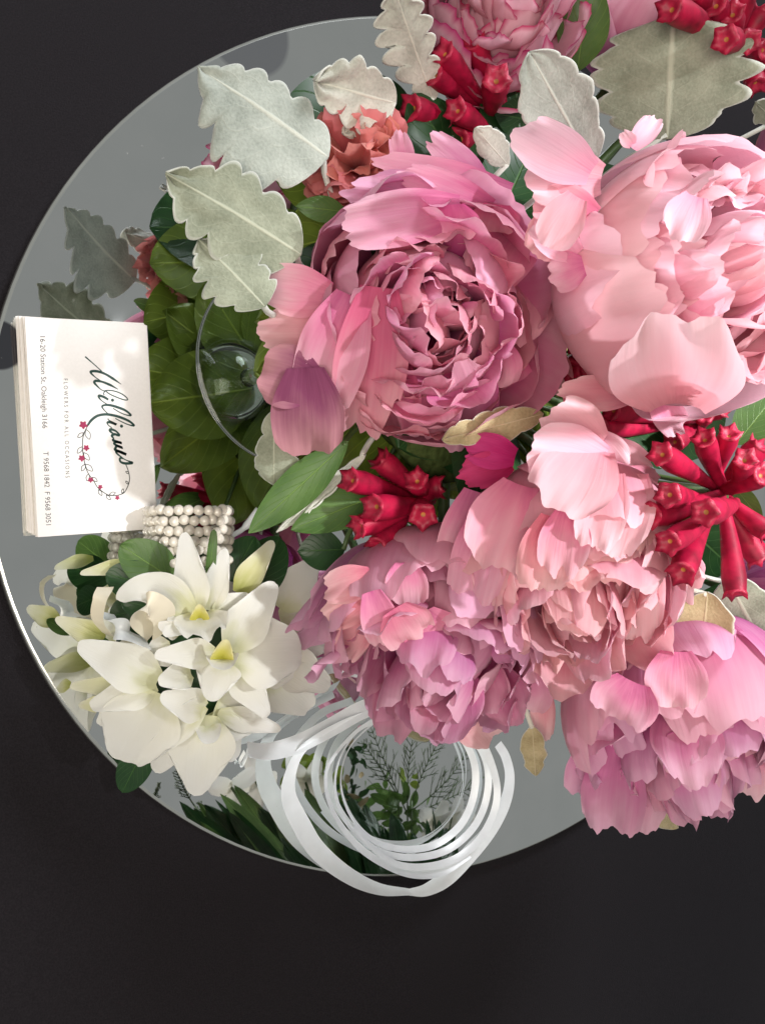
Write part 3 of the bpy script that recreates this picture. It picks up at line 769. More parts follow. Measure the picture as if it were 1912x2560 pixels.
red_cluster('short red florets between the coral carnation and the open pink peony', ZT, (370, 610), .092,
            [(30, 495, .100), (235, 505, .110), (80, 600, .094), (250, 640, .100), (180, 560, .096)], .0046, 8)
red_cluster('red florets behind the fan-shaped silver leaf at the top of the bouquet', ZT, (1540, 230), .150,
            [(1215, 40, .160), (1330, -40, .160), (1420, 20, .162), (1470, 180, .172), (1580, 190, .172), (1610, 390, .158), (1560, -30, .162), (1640, 60, .160), (1650, 230, .164), (1700, 330, .160), (1500, 60, .166)], .0048, 9)
red_cluster('hidden red florets deep between the ball-shaped peony and the open pink peony', zB, (640, 1480), .118,
            [(560, 1420, .132), (640, 1560, .136), (720, 1640, .134), (520, 1560, .128), (600, 1350, .130)], .0044, 10)
red_cluster('red florets peeping out under the ball-shaped peony over the red star', zB, (1230, 1880), .130,
            [(1180, 1800, .146), (1300, 1830, .146), (1400, 1790, .146), (760, 1800, .134), (700, 1900, .130), (1120, 1990, .140)], .0042, 14)

# ------------------------------------------------------------------ leaves
def silver_leaf(label, base, tip, wl, wr, mat=FELT, lobes=5, depth=.32, seed=0, facing=None, bulge=.06, cup=-.12, ruffle=.05, stem=True,
                peak=.40, tip_round=0.0, sweep=.34, part_parent=None, name='silver_leaf', curl=0.0, taper=.62):
    rng = np.random.default_rng(500 + seed)
    base = np.asarray(base, float); tip = np.asarray(tip, float); nv = 56
    ln = np.linalg.norm(tip - base)
    fc = view_at((base + tip) / 2) if facing is None else nrm(facing)
    mid = bez([base, (base + tip) / 2 + fc * bulge * ln, tip], nv)
    v = np.linspace(0, 1, nv)
    def side(w):
        env = np.maximum(np.sin(np.pi * np.where(v < peak, v / peak * .5, .5 + (v - peak) / (1 - peak) * .5)), 0) ** np.where(v < peak, .55, taper)
        ph = rng.uniform(-.06, .06)
        jit = np.interp(v, np.linspace(0, 1, 9), rng.uniform(.80, 1.14, 9))
        s = np.abs(np.cos(np.pi * (lobes * v + ph + .5)))            # rounded lobes with sharp notches between
        lob = (1 - depth) + depth * s ** .55
        return w * np.maximum(env * lob * jit, .012)
    kw = dict(nu=23, cup=cup, ruffle=ruffle * (wl + wr), rfreq=4.5, tip_round=tip_round, tip_notch=-1e-6, sweep=sweep, rng=rng, edge_curl=curl * (wl + wr))
    V, Fc, uv = sheet(mid, fc, side(wl), side(wr), **kw)
    root = part_parent or thing(name, label, 'leaf', base, 'silver lobed leaves in the bouquet' if name == 'silver_leaf' else None)
    o = mesh_obj('blade', V, Fc, mat, root, uv=uv)
    so = o.modifiers.new('thickness', 'SOLIDIFY'); so.thickness = .0007; so.offset = 0
    if stem: add_stem(root, base + (tip - base) * .04, r=.0012, mat=mat, name='leaf_stalk')
    return root
def pxl(p, n): return px_m(p, n)
def SL(label, zf, b, t, wl, wr, zb, zt, s, **kw):
    Bp = zf(b[0], b[1], zb); Tp = zf(t[0], t[1], zt); m = (Bp + Tp) / 2
    return silver_leaf(label, Bp, Tp, px_m(m, wl / s), px_m(m, wr / s), **kw)
SL('broad pale silver leaf lying over the mirror, with a bright midrib, beside the coral carnation', ZL, (1040, 930), (275, 400), 500, 255, .106, .088, 2.36, seed=1, depth=.36, peak=.30, taper=1.0, lobes=6, facing=(0, -.25, 1))
SL('grey-green lobed leaf below the broad pale silver leaf, over the mirror', ZL, (880, 1505), (85, 1030), 330, 320, .108, .090, 2.36, mat=FELT_OLIVE, seed=2, depth=.32, peak=.34, taper=.9, lobes=6, facing=(0, -.25, 1))
SL('smaller toothed grey leaf next to the open pink peony, above the vase foot', ZR, (1440, 800), (1080, 435), 210, 230, .110, .092, 2.1737, mat=FELT_OLIVE, seed=3, depth=.40, taper=.9, lobes=6, facing=(0, -.25, 1))
SL('creamy deeply lobed leaf standing up against the dark table', ZL, (1660, 600), (1430, -60), 190, 150, .098, .120, 2.36, mat=FELT_WHITE, seed=4, depth=.55, lobes=6, peak=.55, ruffle=.12)
SL('curled grey-white leaf between the broad pale leaf and the creamy lobed leaf', ZL, (1440, 610), (965, 480), 210, 190, .112, .108, 2.36, mat=FELT_WHITE, seed=5, depth=.25, ruffle=.16, cup=.4)
SL('drooping lobed grey leaf tip under the coral carnation', ZL, (1330, 600), (1130, 790), 110, 110, .106, .100, 2.36, mat=FELT_WHITE, seed=35, depth=.3, ruffle=.1)
SL('upright oval silver leaf between the two large upper peonies', ZT, (860, 760), (570, 240), 165, 165, .150, .158, 1.8356, mat=FELT, seed=6, depth=.14, lobes=5, peak=.5, ruffle=.03, cup=.35)
SL('big fan-shaped sage leaf behind the ball-shaped peony', ZT, (1200, 640), (1230, 75), 420, 450, .140, .150, 1.8356, mat=FELT_OLIVE, seed=7, depth=.26, lobes=5, peak=.50, ruffle=.05, sweep=.16, taper=.5)
SL('pale blotched lobed leaf hanging below the plum petals', ZV, (1230, 1380), (1230, 2060), 220, 200, .096, .078, 3.671, mat=FELT_OLIVE, seed=8, depth=.36, lobes=4, peak=.55)
SL('yellowish scalloped leaf lying flat between the open pink peony and the folded-petal peony', zA, (1390, 1440), (930, 1560), 80, 80, .140, .128, 1.8356, mat=TAN, seed=9, depth=.2, lobes=5)
SL('thin whitish leaf seen edge-on above the green pointed leaves', ZM, (740, 440), (225, 890), 55, 45, .096, .070, 2.36, mat=FELT_WHITE, seed=10, depth=.3, lobes=7, ruffle=.3, cup=.7)
SL('olive leaf beside the red star of florets and the folded-petal peony', zC, (1390, 960), (1360, 1270), 130, 130, .168, .162, 1.8114, mat=TAN, seed=11, depth=.08, lobes=3, cup=.3)
SL('large pale green leaf at the right under the red star of florets', zC, (1480, 900), (1760, 1420), 190, 240, .164, .160, 1.8114, mat=FELT_OLIVE, seed=12, depth=.12, lobes=3)
SL('tan pointed leaf tip sticking out under the lower peonies over the mirror', zE, (80, 1120), (102, 1450), 90, 90, .092, .078, 2.6993, mat=TAN, seed=13, depth=.1, lobes=3)
SL('tan leaf tip under the peony that hangs past the mirror rim', zE, (850, 1560), (1060, 1800), 110, 110, .116, .104, 2.6993, mat=TAN, seed=14, depth=.1, lobes=3, peak=.6)
SL('small cream leaf wedged above the folded lilac petals of the open pink peony', zA, (1230, 300), (1080, 130), 60, 70, .118, .122, 1.8356, mat=FELT_WHITE, seed=15, depth=.2, lobes=3)
SL('small brown-grey leaf tip under the ragged peony beside the ribbon', zD, (620, 1150), (450, 1090), 60, 60, .074, .070, 2.36, mat=TAN, seed=16, depth=.1, lobes=3)
SL('grey leaf at the top right behind the fan-shaped leaf', ZT, (1700, 560), (1610, 470), 60, 60, .142, .146, 1.8356, mat=FELT_OLIVE, seed=17, depth=.2, lobes=3)

def green_leaf(label, base, tip, w, mat=GREEN, seed=0, facing=None, bulge=.10, cup=.25, peak=.42, stem=True, parent=None, name='green_leaf', group=None, nv=22, nu=11, ruffle=.04, p=.8, part='blade'):
    rng = np.random.default_rng(700 + seed)
    base = np.asarray(base, float); tip = np.asarray(tip, float)
    ln = np.linalg.norm(tip - base); fc = view_at((base + tip) / 2) if facing is None else nrm(facing)
    mid = bez([base, (base + tip) / 2 + fc * bulge * ln, tip], nv)
    wv = leaf_width(nv, w, peak, p)
    V, Fc, uv = sheet(mid, fc, wv, wv, nu=nu, cup=cup, ruffle=ruffle * w, rfreq=3, tip_round=0, tip_notch=-1e-6, sweep=.15, rng=rng)
    root = parent or thing(name, label, 'leaf', base, group)
    mesh_obj(part, V, Fc, mat, root, uv=uv)
    if stem and parent is None: add_stem(root, base + (tip - base) * .04, r=.0012, name='leaf_stalk')
    return root
def GL(label, zf, b, t, w, zb, zt, s, **kw):
    Bp = zf(b[0], b[1], zb); Tp = zf(t[0], t[1], zt)
    return green_leaf(label, Bp, Tp, px_m((Bp + Tp) / 2, w / s), group='green leaves in the bouquet', **kw)
GL('long green leaf standing between the magenta-edged peony and the fan-shaped silver leaf', ZT, (790, 330), (850, -120), 120, .112, .130, 1.8356, seed=1, cup=.5)
GL('dark olive leaf under the upright red florets', ZT, (620, 560), (410, 520), 90, .100, .104, 1.8356, seed=2, mat=DARK)
GL('small green leaf tip poking out beside the coral carnation', ZL, (1150, 1250), (850, 1215), 75, .098, .092, 2.36, seed=3)
GL('long curved green leaf pointing at the corsage, under the edge-on silver leaf', ZM, (640, 360), (50, 905), 120, .100, .080, 2.36, seed=4, cup=.4, bulge=-.04)
GL('second pointed green leaf under the down-pointing red florets', ZM, (900, 640), (300, 885), 120, .092, .076, 2.36, seed=5, cup=.4)
GL('dark leaf in the gap between the orchids and the ragged peony', ZM, (620, 1000), (340, 1010), 120, .070, .062, 2.36, seed=6, mat=DARK)
GL('green leaf beside the ball-shaped peony and the red star of florets', zB, (1480, 2000), (1720, 1700), 120, .150, .160, 2.3202, seed=7)
GL('short green leaf under the red star of florets', zC, (1500, 470), (1640, 640), 45, .168, .186, 1.8114, seed=8)
GL('green leaf at the back by the red florets and fan-shaped leaf', ZT, (1560, 120), (1440, -60), 70, .116, .128, 1.8356, seed=9)

# broad leaves under the bouquet, seen in the mirror
rng = np.random.default_rng(77)
CCOL = at(1290, 770, .086)
for k in range(17):
    ph = 2 * math.pi * k / 17 + rng.uniform(-.12, .12)
    d = np.array([math.cos(ph), math.sin(ph), 0.0])
    c0 = CCOL + np.array([0, 0, -.008 + .010 * (k % 2)])
    b = c0 + d * .030
    t = b + d * rng.uniform(.058, .070); t[2] = CCOL[2] - .004 + rng.uniform(-.008, .008)
    green_leaf('broad yellow-green leaf under the bouquet, seen only as a mirror image', b, t, rng.uniform(.026, .033), COLLAR, 40 + k, facing=(0, 0, 1), bulge=.10, cup=-.35,
               name='broad_leaf', group='broad leaves under the bouquet', stem=True, p=.65, ruffle=.15)
CLOW = at(1010, 880, .066)
for k in range(15):
    ph = 2 * math.pi * k / 15 + rng.uniform(-.12, .12)
    d = np.array([math.cos(ph), math.sin(ph), 0.0])
    b = CLOW + d * .010 + np.array([0, 0, -.004 + .006 * (k % 3)])
    t = CLOW + d * (rng.uniform(.058, .068) + .016 * max(0, d[0]) + .014 * max(0, -d[1])); t[2] = CLOW[2] + rng.uniform(-.004, .008)
    green_leaf('broad yellow-green leaf under the bouquet, seen only as a mirror image', b, t, rng.uniform(.020, .027), COLLAR, 160 + k, facing=(0, 0, 1), bulge=.08, cup=-.3,
               name='broad_leaf', group='broad leaves under the bouquet', stem=True, p=.65, ruffle=.2)
for k in range(12):
    ph = 2 * math.pi * (k + .4) / 12 + rng.uniform(-.15, .15)
    d = np.array([math.cos(ph), math.sin(ph), 0.0])
    b = CCOL + np.array([0, 0, .010]) + d * .050
    t = CCOL + d * rng.uniform(.098, .110); t[2] = CCOL[2] + .010 + rng.uniform(-.005, .010)
    green_leaf('dark leaf fringing the underside of the bouquet, seen as a mirror image', b, t, rng.uniform(.018, .024), DARK, 80 + k, facing=(0, 0, 1), bulge=.1, cup=-.2,
               name='fringe_leaf', group='dark leaves fringing the bouquet', p=.7)

for k, (bx, by, tx, ty, w, z, m) in enumerate([(1060, 330, 690, 330, .027, .072, DARK), (1040, 440, 690, 450, .024, .072, COLLAR), (1050, 360, 850, 210, .018, .083, DARK),
                                              (1000, 560, 720, 620, .022, .082, COLLAR), (960, 700, 690, 760, .020, .086, DARK)]):
    green_leaf(['dark leaf under the coral carnation, seen mirrored', 'yellow-green leaf under the coral carnation, seen mirrored', 'narrow dark leaf under the broad pale silver leaf, seen mirrored',
                'yellow-green leaf under the smaller toothed grey leaf, seen mirrored', 'dark leaf under the outer petals of the open pink peony, seen mirrored'][k],
               at(bx, by, z + .004), at(tx, ty, z), w, m, 120 + k, facing=(0, 0, 1), bulge=.06, cup=-.2, name='under_leaf', p=.65)
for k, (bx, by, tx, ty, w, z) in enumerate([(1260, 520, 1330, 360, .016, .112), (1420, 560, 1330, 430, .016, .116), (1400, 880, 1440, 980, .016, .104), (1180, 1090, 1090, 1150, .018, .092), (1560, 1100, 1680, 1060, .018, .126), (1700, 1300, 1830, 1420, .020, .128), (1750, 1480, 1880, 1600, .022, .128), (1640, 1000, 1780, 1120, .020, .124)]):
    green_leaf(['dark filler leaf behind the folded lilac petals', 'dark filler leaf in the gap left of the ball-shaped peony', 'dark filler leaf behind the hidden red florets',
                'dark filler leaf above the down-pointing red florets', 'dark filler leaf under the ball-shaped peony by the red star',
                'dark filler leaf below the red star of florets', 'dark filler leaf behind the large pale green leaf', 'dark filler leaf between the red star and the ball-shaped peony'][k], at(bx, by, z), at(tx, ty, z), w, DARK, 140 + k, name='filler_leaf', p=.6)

# ------------------------------------------------------------------ stack of business cards
CT = .0125
q = [at(72, 805, CT), at(374, 804, CT), at(385, 1327, CT), at(87, 1338, CT)]
cen = sum(q) / 4
ux = nrm((q[3] - q[0]) + (q[2] - q[1])); ux[2] = 0; ux = nrm(ux)
uy = np.array([-ux[1], ux[0], 0])
if uy[1] < 0: uy = -uy
e1 = nrm((q[1] - q[0]) + (q[2] - q[3]))
cw = (np.linalg.norm(q[3] - q[0]) + np.linalg.norm(q[2] - q[1])) / 2
ch = (np.linalg.norm(q[1] - q[0]) + np.linalg.norm(q[2] - q[3])) / 2
# turn halfway between the two edge directions
ang = math.atan2(ux[1], ux[0]); ang2 = math.atan2(e1[1], e1[0]) - math.pi / 2
A0 = ang * .35 + ang2 * .65
rng = np.random.default_rng(9)
NC = 30; TH = CT / NC
def card_box(hw, hh, th):
    b = .00035; V = []
    for z in (0, th):
        V += [(-hw, -hh, z), (hw, -hh, z), (hw, hh, z), (-hw, hh, z)]
    return V, [[3, 2, 1, 0], [4, 5, 6, 7], [0, 1, 5, 4], [1, 2, 6, 5], [2, 3, 7, 6], [3, 0, 4, 7]]
cardmesh = bpy.data.meshes.new('business_card')
Vc, Fc = card_box(cw / 2, ch / 2, TH * .93)
cardmesh.from_pydata(Vc, [], Fc)
cardmesh.materials.append(PAPER); cardmesh.materials.append(PAPER_EDGE)
cardmesh.polygons.foreach_set('material_index', [0, 0, 1, 1, 1, 1])
top_card = None
for k in range(NC):
    o = bpy.data.objects.new('business_card', cardmesh)
    f = 1 - (k + 1) / NC
    lean = -.0004 * f - (.0006 if k < NC * .55 else 0)
    jx, jy = rng.normal(0, .00025, 2)
    da = rng.normal(0, .003) - (.012 if k < NC * .5 else 0)
    if k == NC - 4: da += .012; jx -= .0006
    if k == NC - 1: jx = jy = da = 0
    o.location = (cen[0] + jx - .0022 * f, cen[1] + lean + jy, k * TH)
    o.rotation_euler = (0, 0, A0 + da)
    link(o)
    if k == NC - 1:
        tag(o, 'printed white business card on top of the stack, with a green script name', 'business card', 'business cards in the stack')
        top_card = o
    else:
        tag(o, 'plain-edged white business card in the stack under the printed card', 'business card', 'business cards in the stack')
Rinv = Matrix.Rotation(-A0, 3, 'Z'); TL = np.array([cen[0], cen[1], (NC - 1) * TH]); ZTOP = (NC - 1) * TH + TH * .93
def to_card(p):
    v = Rinv @ Vector((p - TL).tolist()); return (v.x, v.y)
def card_part(name, V2, Fc, mat, lift=.00003):
    me = bpy.data.meshes.new(name)
    me.from_pydata([(x, y, TH * .93 + lift) for x, y in V2], [], Fc)
    me.materials.append(mat)
    o = bpy.data.objects.new(name, me); link(o, top_card); return o
def stroke(pts, w, zf, n=None):
    """pen stroke on the card: pts in an enlarged part of the photo; w = pen width or list (m)"""
    P = np.array([to_card(zf(x, y, ZTOP)) for x, y in pts])
    n = n or max(6, len(pts) * 6)
    C = catmull(P, n)
    W = np.interp(np.linspace(0, 1, n), np.linspace(0, 1, len(w)), w) if isinstance(w, (list, tuple)) else np.full(n, w)
    T = np.gradient(C, axis=0); T /= np.maximum(1e-12, np.linalg.norm(T, axis=1))[:, None]
    S = np.stack([-T[:, 1], T[:, 0]], -1)
    V2 = np.concatenate([C + S * W[:, None] / 2, C - S * W[:, None] / 2])
    return V2, [[i, i + 1, n + i + 1, n + i] for i in range(n - 1)]
def join2(parts):
    Vs, Fs, off = [], [], 0
    for V2, Fc in parts:
        Vs.append(V2); Fs += [[a + off for a in f] for f in Fc]; off += len(V2)
    return np.concatenate(Vs), Fs
def disc2(c, r, zf, n=9, lob=0.0):
    P = to_card(zf(c[0], c[1], ZTOP)); th = np.linspace(0, 2 * np.pi, n * 2, endpoint=False)
    rr = r * (1 + lob * np.cos(5 * th))
    return np.stack([P[0] + rr * np.cos(th), P[1] + rr * np.sin(th)], -1), [list(range(n * 2))]
Z1 = zone(80, 850, 5.1625); Z2 = zone(80, 1040, 5.1625)
pm = float(np.linalg.norm(at(200, 1000, ZTOP) - at(200, 1001, ZTOP))) / 5.1625     # metres per enlarged pixel
tk = 34 * pm; tn = 13 * pm
S = []
S += [stroke([(690, 215), (800, 310), (905, 405)], [tn * 1.5, tn, tn], Z1)]
S += [stroke([(1155, 572), (1050, 500), (950, 440), (850, 405), (770, 405), (768, 430), (820, 480), (885, 525)], [tn * .5, tk, tk * .9, tk, tk, tk * .8, tn, tn], Z1)]
S += [stroke([(1115, 637), (1010, 580), (910, 540), (830, 527), (808, 548), (840, 590), (895, 640), (950, 662)], [tn * .6, tk, tk * .8, tk, tk, tk * .7, tn, tn], Z1)]
S += [stroke([(930, 665), (970, 650), (1060, 658), (1150, 690), (1215, 735), (1237, 770), (1190, 772), (1100, 740), (1010, 700), (955, 660)], tn * 1.2, Z1, 50)]
S += [stroke([(945, 662), (927, 690), (938, 712)], tn, Z1)]
S += [stroke([(988, 770), (935, 738), (872, 718), (868, 742), (905, 785), (975, 832)], [tk * .8, tk, tk, tk * .8, tn, tn], Z1)]
S += [stroke([(1003, 968), (945, 915), (908, 865), (930, 843), (1000, 840), (1100, 865), (1200, 905), (1262, 950), (1275, 975), (1200, 962), (1120, 925), (1050, 882)], [tn, tn, tk * .7, tk * .8, tk, tk, tk * .8, tk * .8, tn, tn, tn], Z1, 60)]
S += [stroke([(718, 1108), (770, 1035), (850, 978), (950, 960), (1050, 972), (1150, 1000), (1260, 1050), (1320, 1105), (1240, 1090), (1150, 1050), (1080, 1012)], [tk * .7, tk, tk, tk, tk, tk, tk * .9, tk * .8, tn, tn, tn], Z1, 60)]
S += [stroke([(985, 1012), (995, 1035), (1090, 1090), (1035, 1068), (980, 1062), (985, 1095), (1035, 1135)], [tn, tn, tk * .9, tk, tk * .9, tn, tn], Z1)]
S += [stroke([(1135, 245), (1085, 195), (1020, 172), (1012, 195), (1070, 240), (1125, 258), (1137, 238)], [tk * .7, tk * .7, tk, tk, tn, tn, tn], Z2)]
S += [stroke([(1140, 255), (1070, 235), (1035, 255), (1060, 292)], [tn, tk, tk, tn], Z2)]
S += [stroke([(1060, 292), (1052, 315), (1160, 350), (1095, 335), (1065, 362), (1168, 410), (1100, 388), (1075, 425)], [tn, tk, tk, tk, tk * .8, tk, tk, tk], Z2)]
S += [stroke([(1075, 420), (1085, 440), (1218, 497), (1150, 465), (1092, 455), (1105, 490), (1185, 552)], [tk, tk, tk, tk, tk, tk * .7, tn], Z2)]
S += [stroke([(1185, 552), (1140, 545), (1145, 590), (1205, 612), (1298, 605), (1230, 575), (1180, 550)], [tn, tk * .8, tk * .8, tk, tk, tn, tn], Z2)]
for c, zf in (((1042, 777), Z1), ((1158, 1112), Z1)): S.append(disc2(c, tk * .62, zf))
# overlapping strokes each on its own thin level
for i, (V2, Fc) in enumerate(S): card_part('script_stroke', V2, Fc, INK, .00003 + i * .000004)
vine = [stroke([(1205, 605), (1240, 690), (1262, 790), (1250, 880), (1200, 980), (1140, 1015), (1070, 1025), (990, 1020), (920, 980), (850, 920), (800, 840), (730, 740), (690, 630), (665, 500), (655, 380), (670, 240), (722, 128)], tn * .9, Z2, 90)]
card_part('vine_line', *vine[0], INK_DARK, .00002)
lv = []
for (b, t) in [((700, 170), (745, 300)), ((670, 215), (595, 275)), ((655, 395), (590, 480)), ((670, 470), (742, 570)), ((690, 620), (645, 710)), ((690, 620), (785, 710)), ((735, 745), (715, 838)), ((780, 790), (845, 845)),
               ((860, 950), (905, 1025)), ((960, 1020), (1015, 1080)), ((1000, 1015), (1080, 990)), ((1165, 1000), (1180, 940)), ((1245, 880), (1215, 840)), ((1255, 745), (1215, 715))]:
    b = np.array(b, float); t = np.array(t, float); d = t - b; s = np.array([-d[1], d[0]]) * .24; m = (b + t) / 2
    card_part('vine_leaf', *stroke([b, m + s, t, m - s, b], tn * .75, Z2, 24), INK_DARK, .000045)
for (x, y, r) in [(665, 115, 46), (705, 412, 36), (645, 545, 38), (760, 825, 32), (885, 915, 28), (1105, 1055, 28)]:
    card_part('vine_blossom', *disc2((x, y), r * pm, Z2, 15, .22), INK_PINK, .00006)
def card_text(txt, p0, p1, capdir, mat, spacing=1.0, name='printed_line', shear=0.0, zf=at):
    cu = bpy.data.curves.new('text', 'FONT'); cu.body = txt; cu.space_character = spacing; cu.shear = shear; cu.resolution_u = 3
    to = bpy.data.objects.new('text', cu); scene.collection.objects.link(to)
    dg = bpy.context.evaluated_depsgraph_get()
    me = bpy.data.meshes.new_from_object(to.evaluated_get(dg))
    bpy.data.objects.remove(to)
    co = np.empty(len(me.vertices) * 3); me.vertices.foreach_get('co', co); co = co.reshape(-1, 3)
    x0, x1 = co[:, 0].min(), co[:, 0].max()
    a = np.array(to_card(zf(*p0, ZTOP))); b = np.array(to_card(zf(*p1, ZTOP))); c = np.array(to_card(zf(*capdir, ZTOP)))
    ex = (b - a); s = (co[:, 0] - x0) / (x1 - x0)
    up = c - a; hgt = co[:, 1] / .70
    out = a + s[:, None] * ex + hgt[:, None] * up
    new = np.column_stack([out, np.full(len(out), TH * .93 + .00003)])
    me.vertices.foreach_set('co', new.ravel()); me.update()
    me.materials.clear(); me.materials.append(mat); me.name = name
    o = bpy.data.objects.new(name, me); link(o, top_card); return o
card_text('16-20 Station St, Oakleigh 3166', (101, 841), (107, 1071), (114, 841), INK_GREY)
card_text('T 9568 1842  F 9568 3051', (109, 1129), (116, 1313), (122, 1129), INK_GREY)
card_text('FLOWERS FOR ALL OCCASIONS', (160, 947), (165, 1196), (170, 945), INK_DARK, spacing=1.5, shear=.2)

# ------------------------------------------------------------------ white orchid corsage
Z3 = zone(100, 1250, 2.065)
CO = at(480, 1640, 0.0)
cors = thing('orchid_corsage', 'wrist corsage of white orchids with pearls and ivy leaves lying on the mirror', 'corsage', CO)
def orchid(center, zc):
    c = Z3(center[0], center[1], zc)
    o = bpy.data.objects.new('orchid', None); o.empty_display_size = .005
    o.location = tuple(c - CO); link(o, cors); LOC[o.name] = c
    return o
osd = [0]
def op(parent, b, t, w, zb, zt, mat=ORCHID, **kw):
    osd[0] += 1
    Bp = Z3(b[0], b[1], zb); Tp = Z3(t[0], t[1], zt)
    args = dict(bulge=.16, cup=.35, ruffle=.035, notch=.015, v0=0.0, base_w=.38, vm=.56, end=.66, tip_round=.40, nu=17, nv=16, rfreq=2.2)
    w = w * (.78 if mat is ORCHID_GREEN else 1.05)
    args.update(kw)
    return free_petal(parent, mat, Bp, Tp, px_m(Tp, w / 2.065), seed=900 + osd[0], **args)
f1 = orchid((825, 580), .046)
op(f1, (800, 590), (745, 165), 185, .046, .050, bulge=.22, cup=.5)
op(f1, (790, 590), (400, 525), 200, .046, .046, mid=Z3(560, 350, .060), cup=.4)
op(f1, (870, 570), (960, 250), 150, .046, .050, cup=.6)
op(f1, (900, 580), (1085, 490), 130, .048, .050, cup=.5)
op(f1, (830, 590), (850, 720), 300, .048, .062, ruffle=.10, notch=.08, cup=.8, rfreq=4, end=.9, vm=.7, tip_round=.2, bulge=-.1)
op(f1, (760, 600), (640, 700), 150, .046, .054, cup=.5)
op(f1, (825, 610), (825, 540), 120, .050, .056, mat=LIP, cup=1.1, name='throat')
f2 = orchid((945, 790), .054)
op(f2, (900, 790), (590, 800), 165, .052, .054, cup=.5)
op(f2, (935, 830), (880, 1040), 235, .054, .058, cup=.35, bulge=.25, tip_round=.5)
op(f2, (1000, 860), (1180, 1120), 175, .052, .052, cup=.3, bulge=.2)
op(f2, (1000, 790), (1360, 770), 360, .054, .056, cup=.35, bulge=.2, end=.8)
op(f2, (980, 770), (1215, 420), 230, .054, .056, cup=.5, bulge=.2)
op(f2, (945, 820), (950, 880), 190, .060, .070, cup=1.0, end=.9)
op(f2, (940, 830), (960, 720), 150, .060, .068, mat=LIP, cup=1.2, name='throat')
f3 = orchid((580, 950), .040)
op(f3, (610, 930), (195, 745), 250, .044, .036, bulge=.2, cup=.45)
op(f3, (600, 950), (255, 1070), 190, .042, .034, bulge=.2, cup=.4)
op(f3, (560, 960), (150, 960), 170, .036, .022, mat=ORCHID_GREEN, cup=.4)
op(f3, (600, 990), (430, 1360), 400, .044, .030, bulge=.2, cup=.35, end=.8, vm=.7)
op(f3, (330, 1050), (200, 1060), 110, .024, .018, mat=ORCHID_GREEN)
op(f3, (400, 1070), (300, 1160), 110, .022, .016)
f4 = orchid((830, 1080), .044)
op(f4, (850, 1110), (810, 1525), 330, .046, .030, bulge=.2, cup=.4, end=.62)
op(f4, (800, 1090), (590, 1400), 240, .040, .022, cup=.4)
op(f4, (850, 1060), (500, 1370), 150, .050, .034, cup=.7, bulge=.22)
op(f4, (920, 1100), (1245, 1185), 130, .046, .040, cup=.7, bulge=-.08)
op(f4, (900, 1080), (1120, 1150), 300, .044, .036, cup=.4, bulge=.2)
op(f4, (850, 1080), (620, 1010), 190, .050, .052, cup=.6, bulge=.2)
op(f4, (880, 1100), (1010, 1340), 220, .042, .026, cup=.4)
op(f4, (870, 1170), (880, 1260), 150, .050, .058, cup=1.0, end=.9)
f5 = orchid((1260, 680), .034)
op(f5, (1240, 560), (1420, 310), 230, .040, .038, cup=.35)
op(f5, (1240, 620), (1500, 540), 230, .040, .036, cup=.35)
op(f5, (1240, 700), (1520, 720), 250, .038, .030, cup=.3)
op(f5, (1220, 820), (1500, 970), 220, .040, .030, cup=.4)
op(f5, (1200, 900), (1400, 1085), 270, .030, .020, cup=.3)
op(f5, (1150, 900), (1310, 900), 150, .046, .046, cup=.6)
f6 = orchid((720, 900), .044)
op(f6, (780, 890), (610, 940), 170, .048, .052, cup=.6)
op(f6, (760, 960), (700, 1060), 150, .046, .052, cup=.7)
op(f6, (680, 760), (540, 820), 170, .044, .040, cup=.5)
op(f6, (720, 680), (610, 640), 110, .046, .054, cup=.6)
bud = orchid((1080, 400), .040)
op(bud, (1020, 480), (1205, 210), 190, .042, .044, mat=ORCHID_GREEN, cup=.6, bulge=.2)
op(bud, (330, 720), (80, 610), 170, .032, .024, mat=ORCHID_GREEN, cup=.4)
op(bud, (470, 330), (205, 380), 110, .026, .020, mat=ORCHID_GREEN, cup=.4)
# ivy leaves behind the blossoms
def cl(b, t, w, zb, zt, mat=DARK, s=0, **kw):
    Bp = Z3(b[0], b[1], zb); Tp = Z3(t[0], t[1], zt)
    args = dict(p=.6); args.update(kw)
    green_leaf('', Bp, Tp, px_m(Tp, w / 2.065), mat, 300 + s, parent=cors, part='ivy_leaf', **args)
cl((700, 420), (415, 230), 120, .036, .030, GREEN, 1)
cl((640, 460), (340, 380), 110, .034, .028, DARK, 2)
cl((560, 560), (360, 600), 90, .032, .024, DARK, 3)
cl((600, 560), (420, 520), 70, .036, .032, DARK, 4)
cl((870, 470), (900, 150), 26, .044, .052, GREEN, 5, p=.3)
cl((1060, 520), (1240, 190), 120, .034, .034, DARK, 6)
cl((980, 420), (1110, 190), 100, .034, .036, DARK, 7)
cl((560, 1240), (425, 1510), 85, .016, .004, DARK, 8, bulge=.02)
cl((1060, 1080), (1150, 1170), 50, .028, .022, GREEN, 9)
cl((600, 830), (430, 740), 80, .034, .028, DARK, 10)
cl((380, 780), (220, 690), 40, .030, .028, GREEN, 11)
cl((700, 360), (620, 310), 90, .034, .030, GREEN, 12)
V, Fc = lump(Z3(850, 850, .024), (.026, .024, .020), 24, 14, .12, 8)
mesh_obj('corsage_base', V, Fc, DARK, cors)
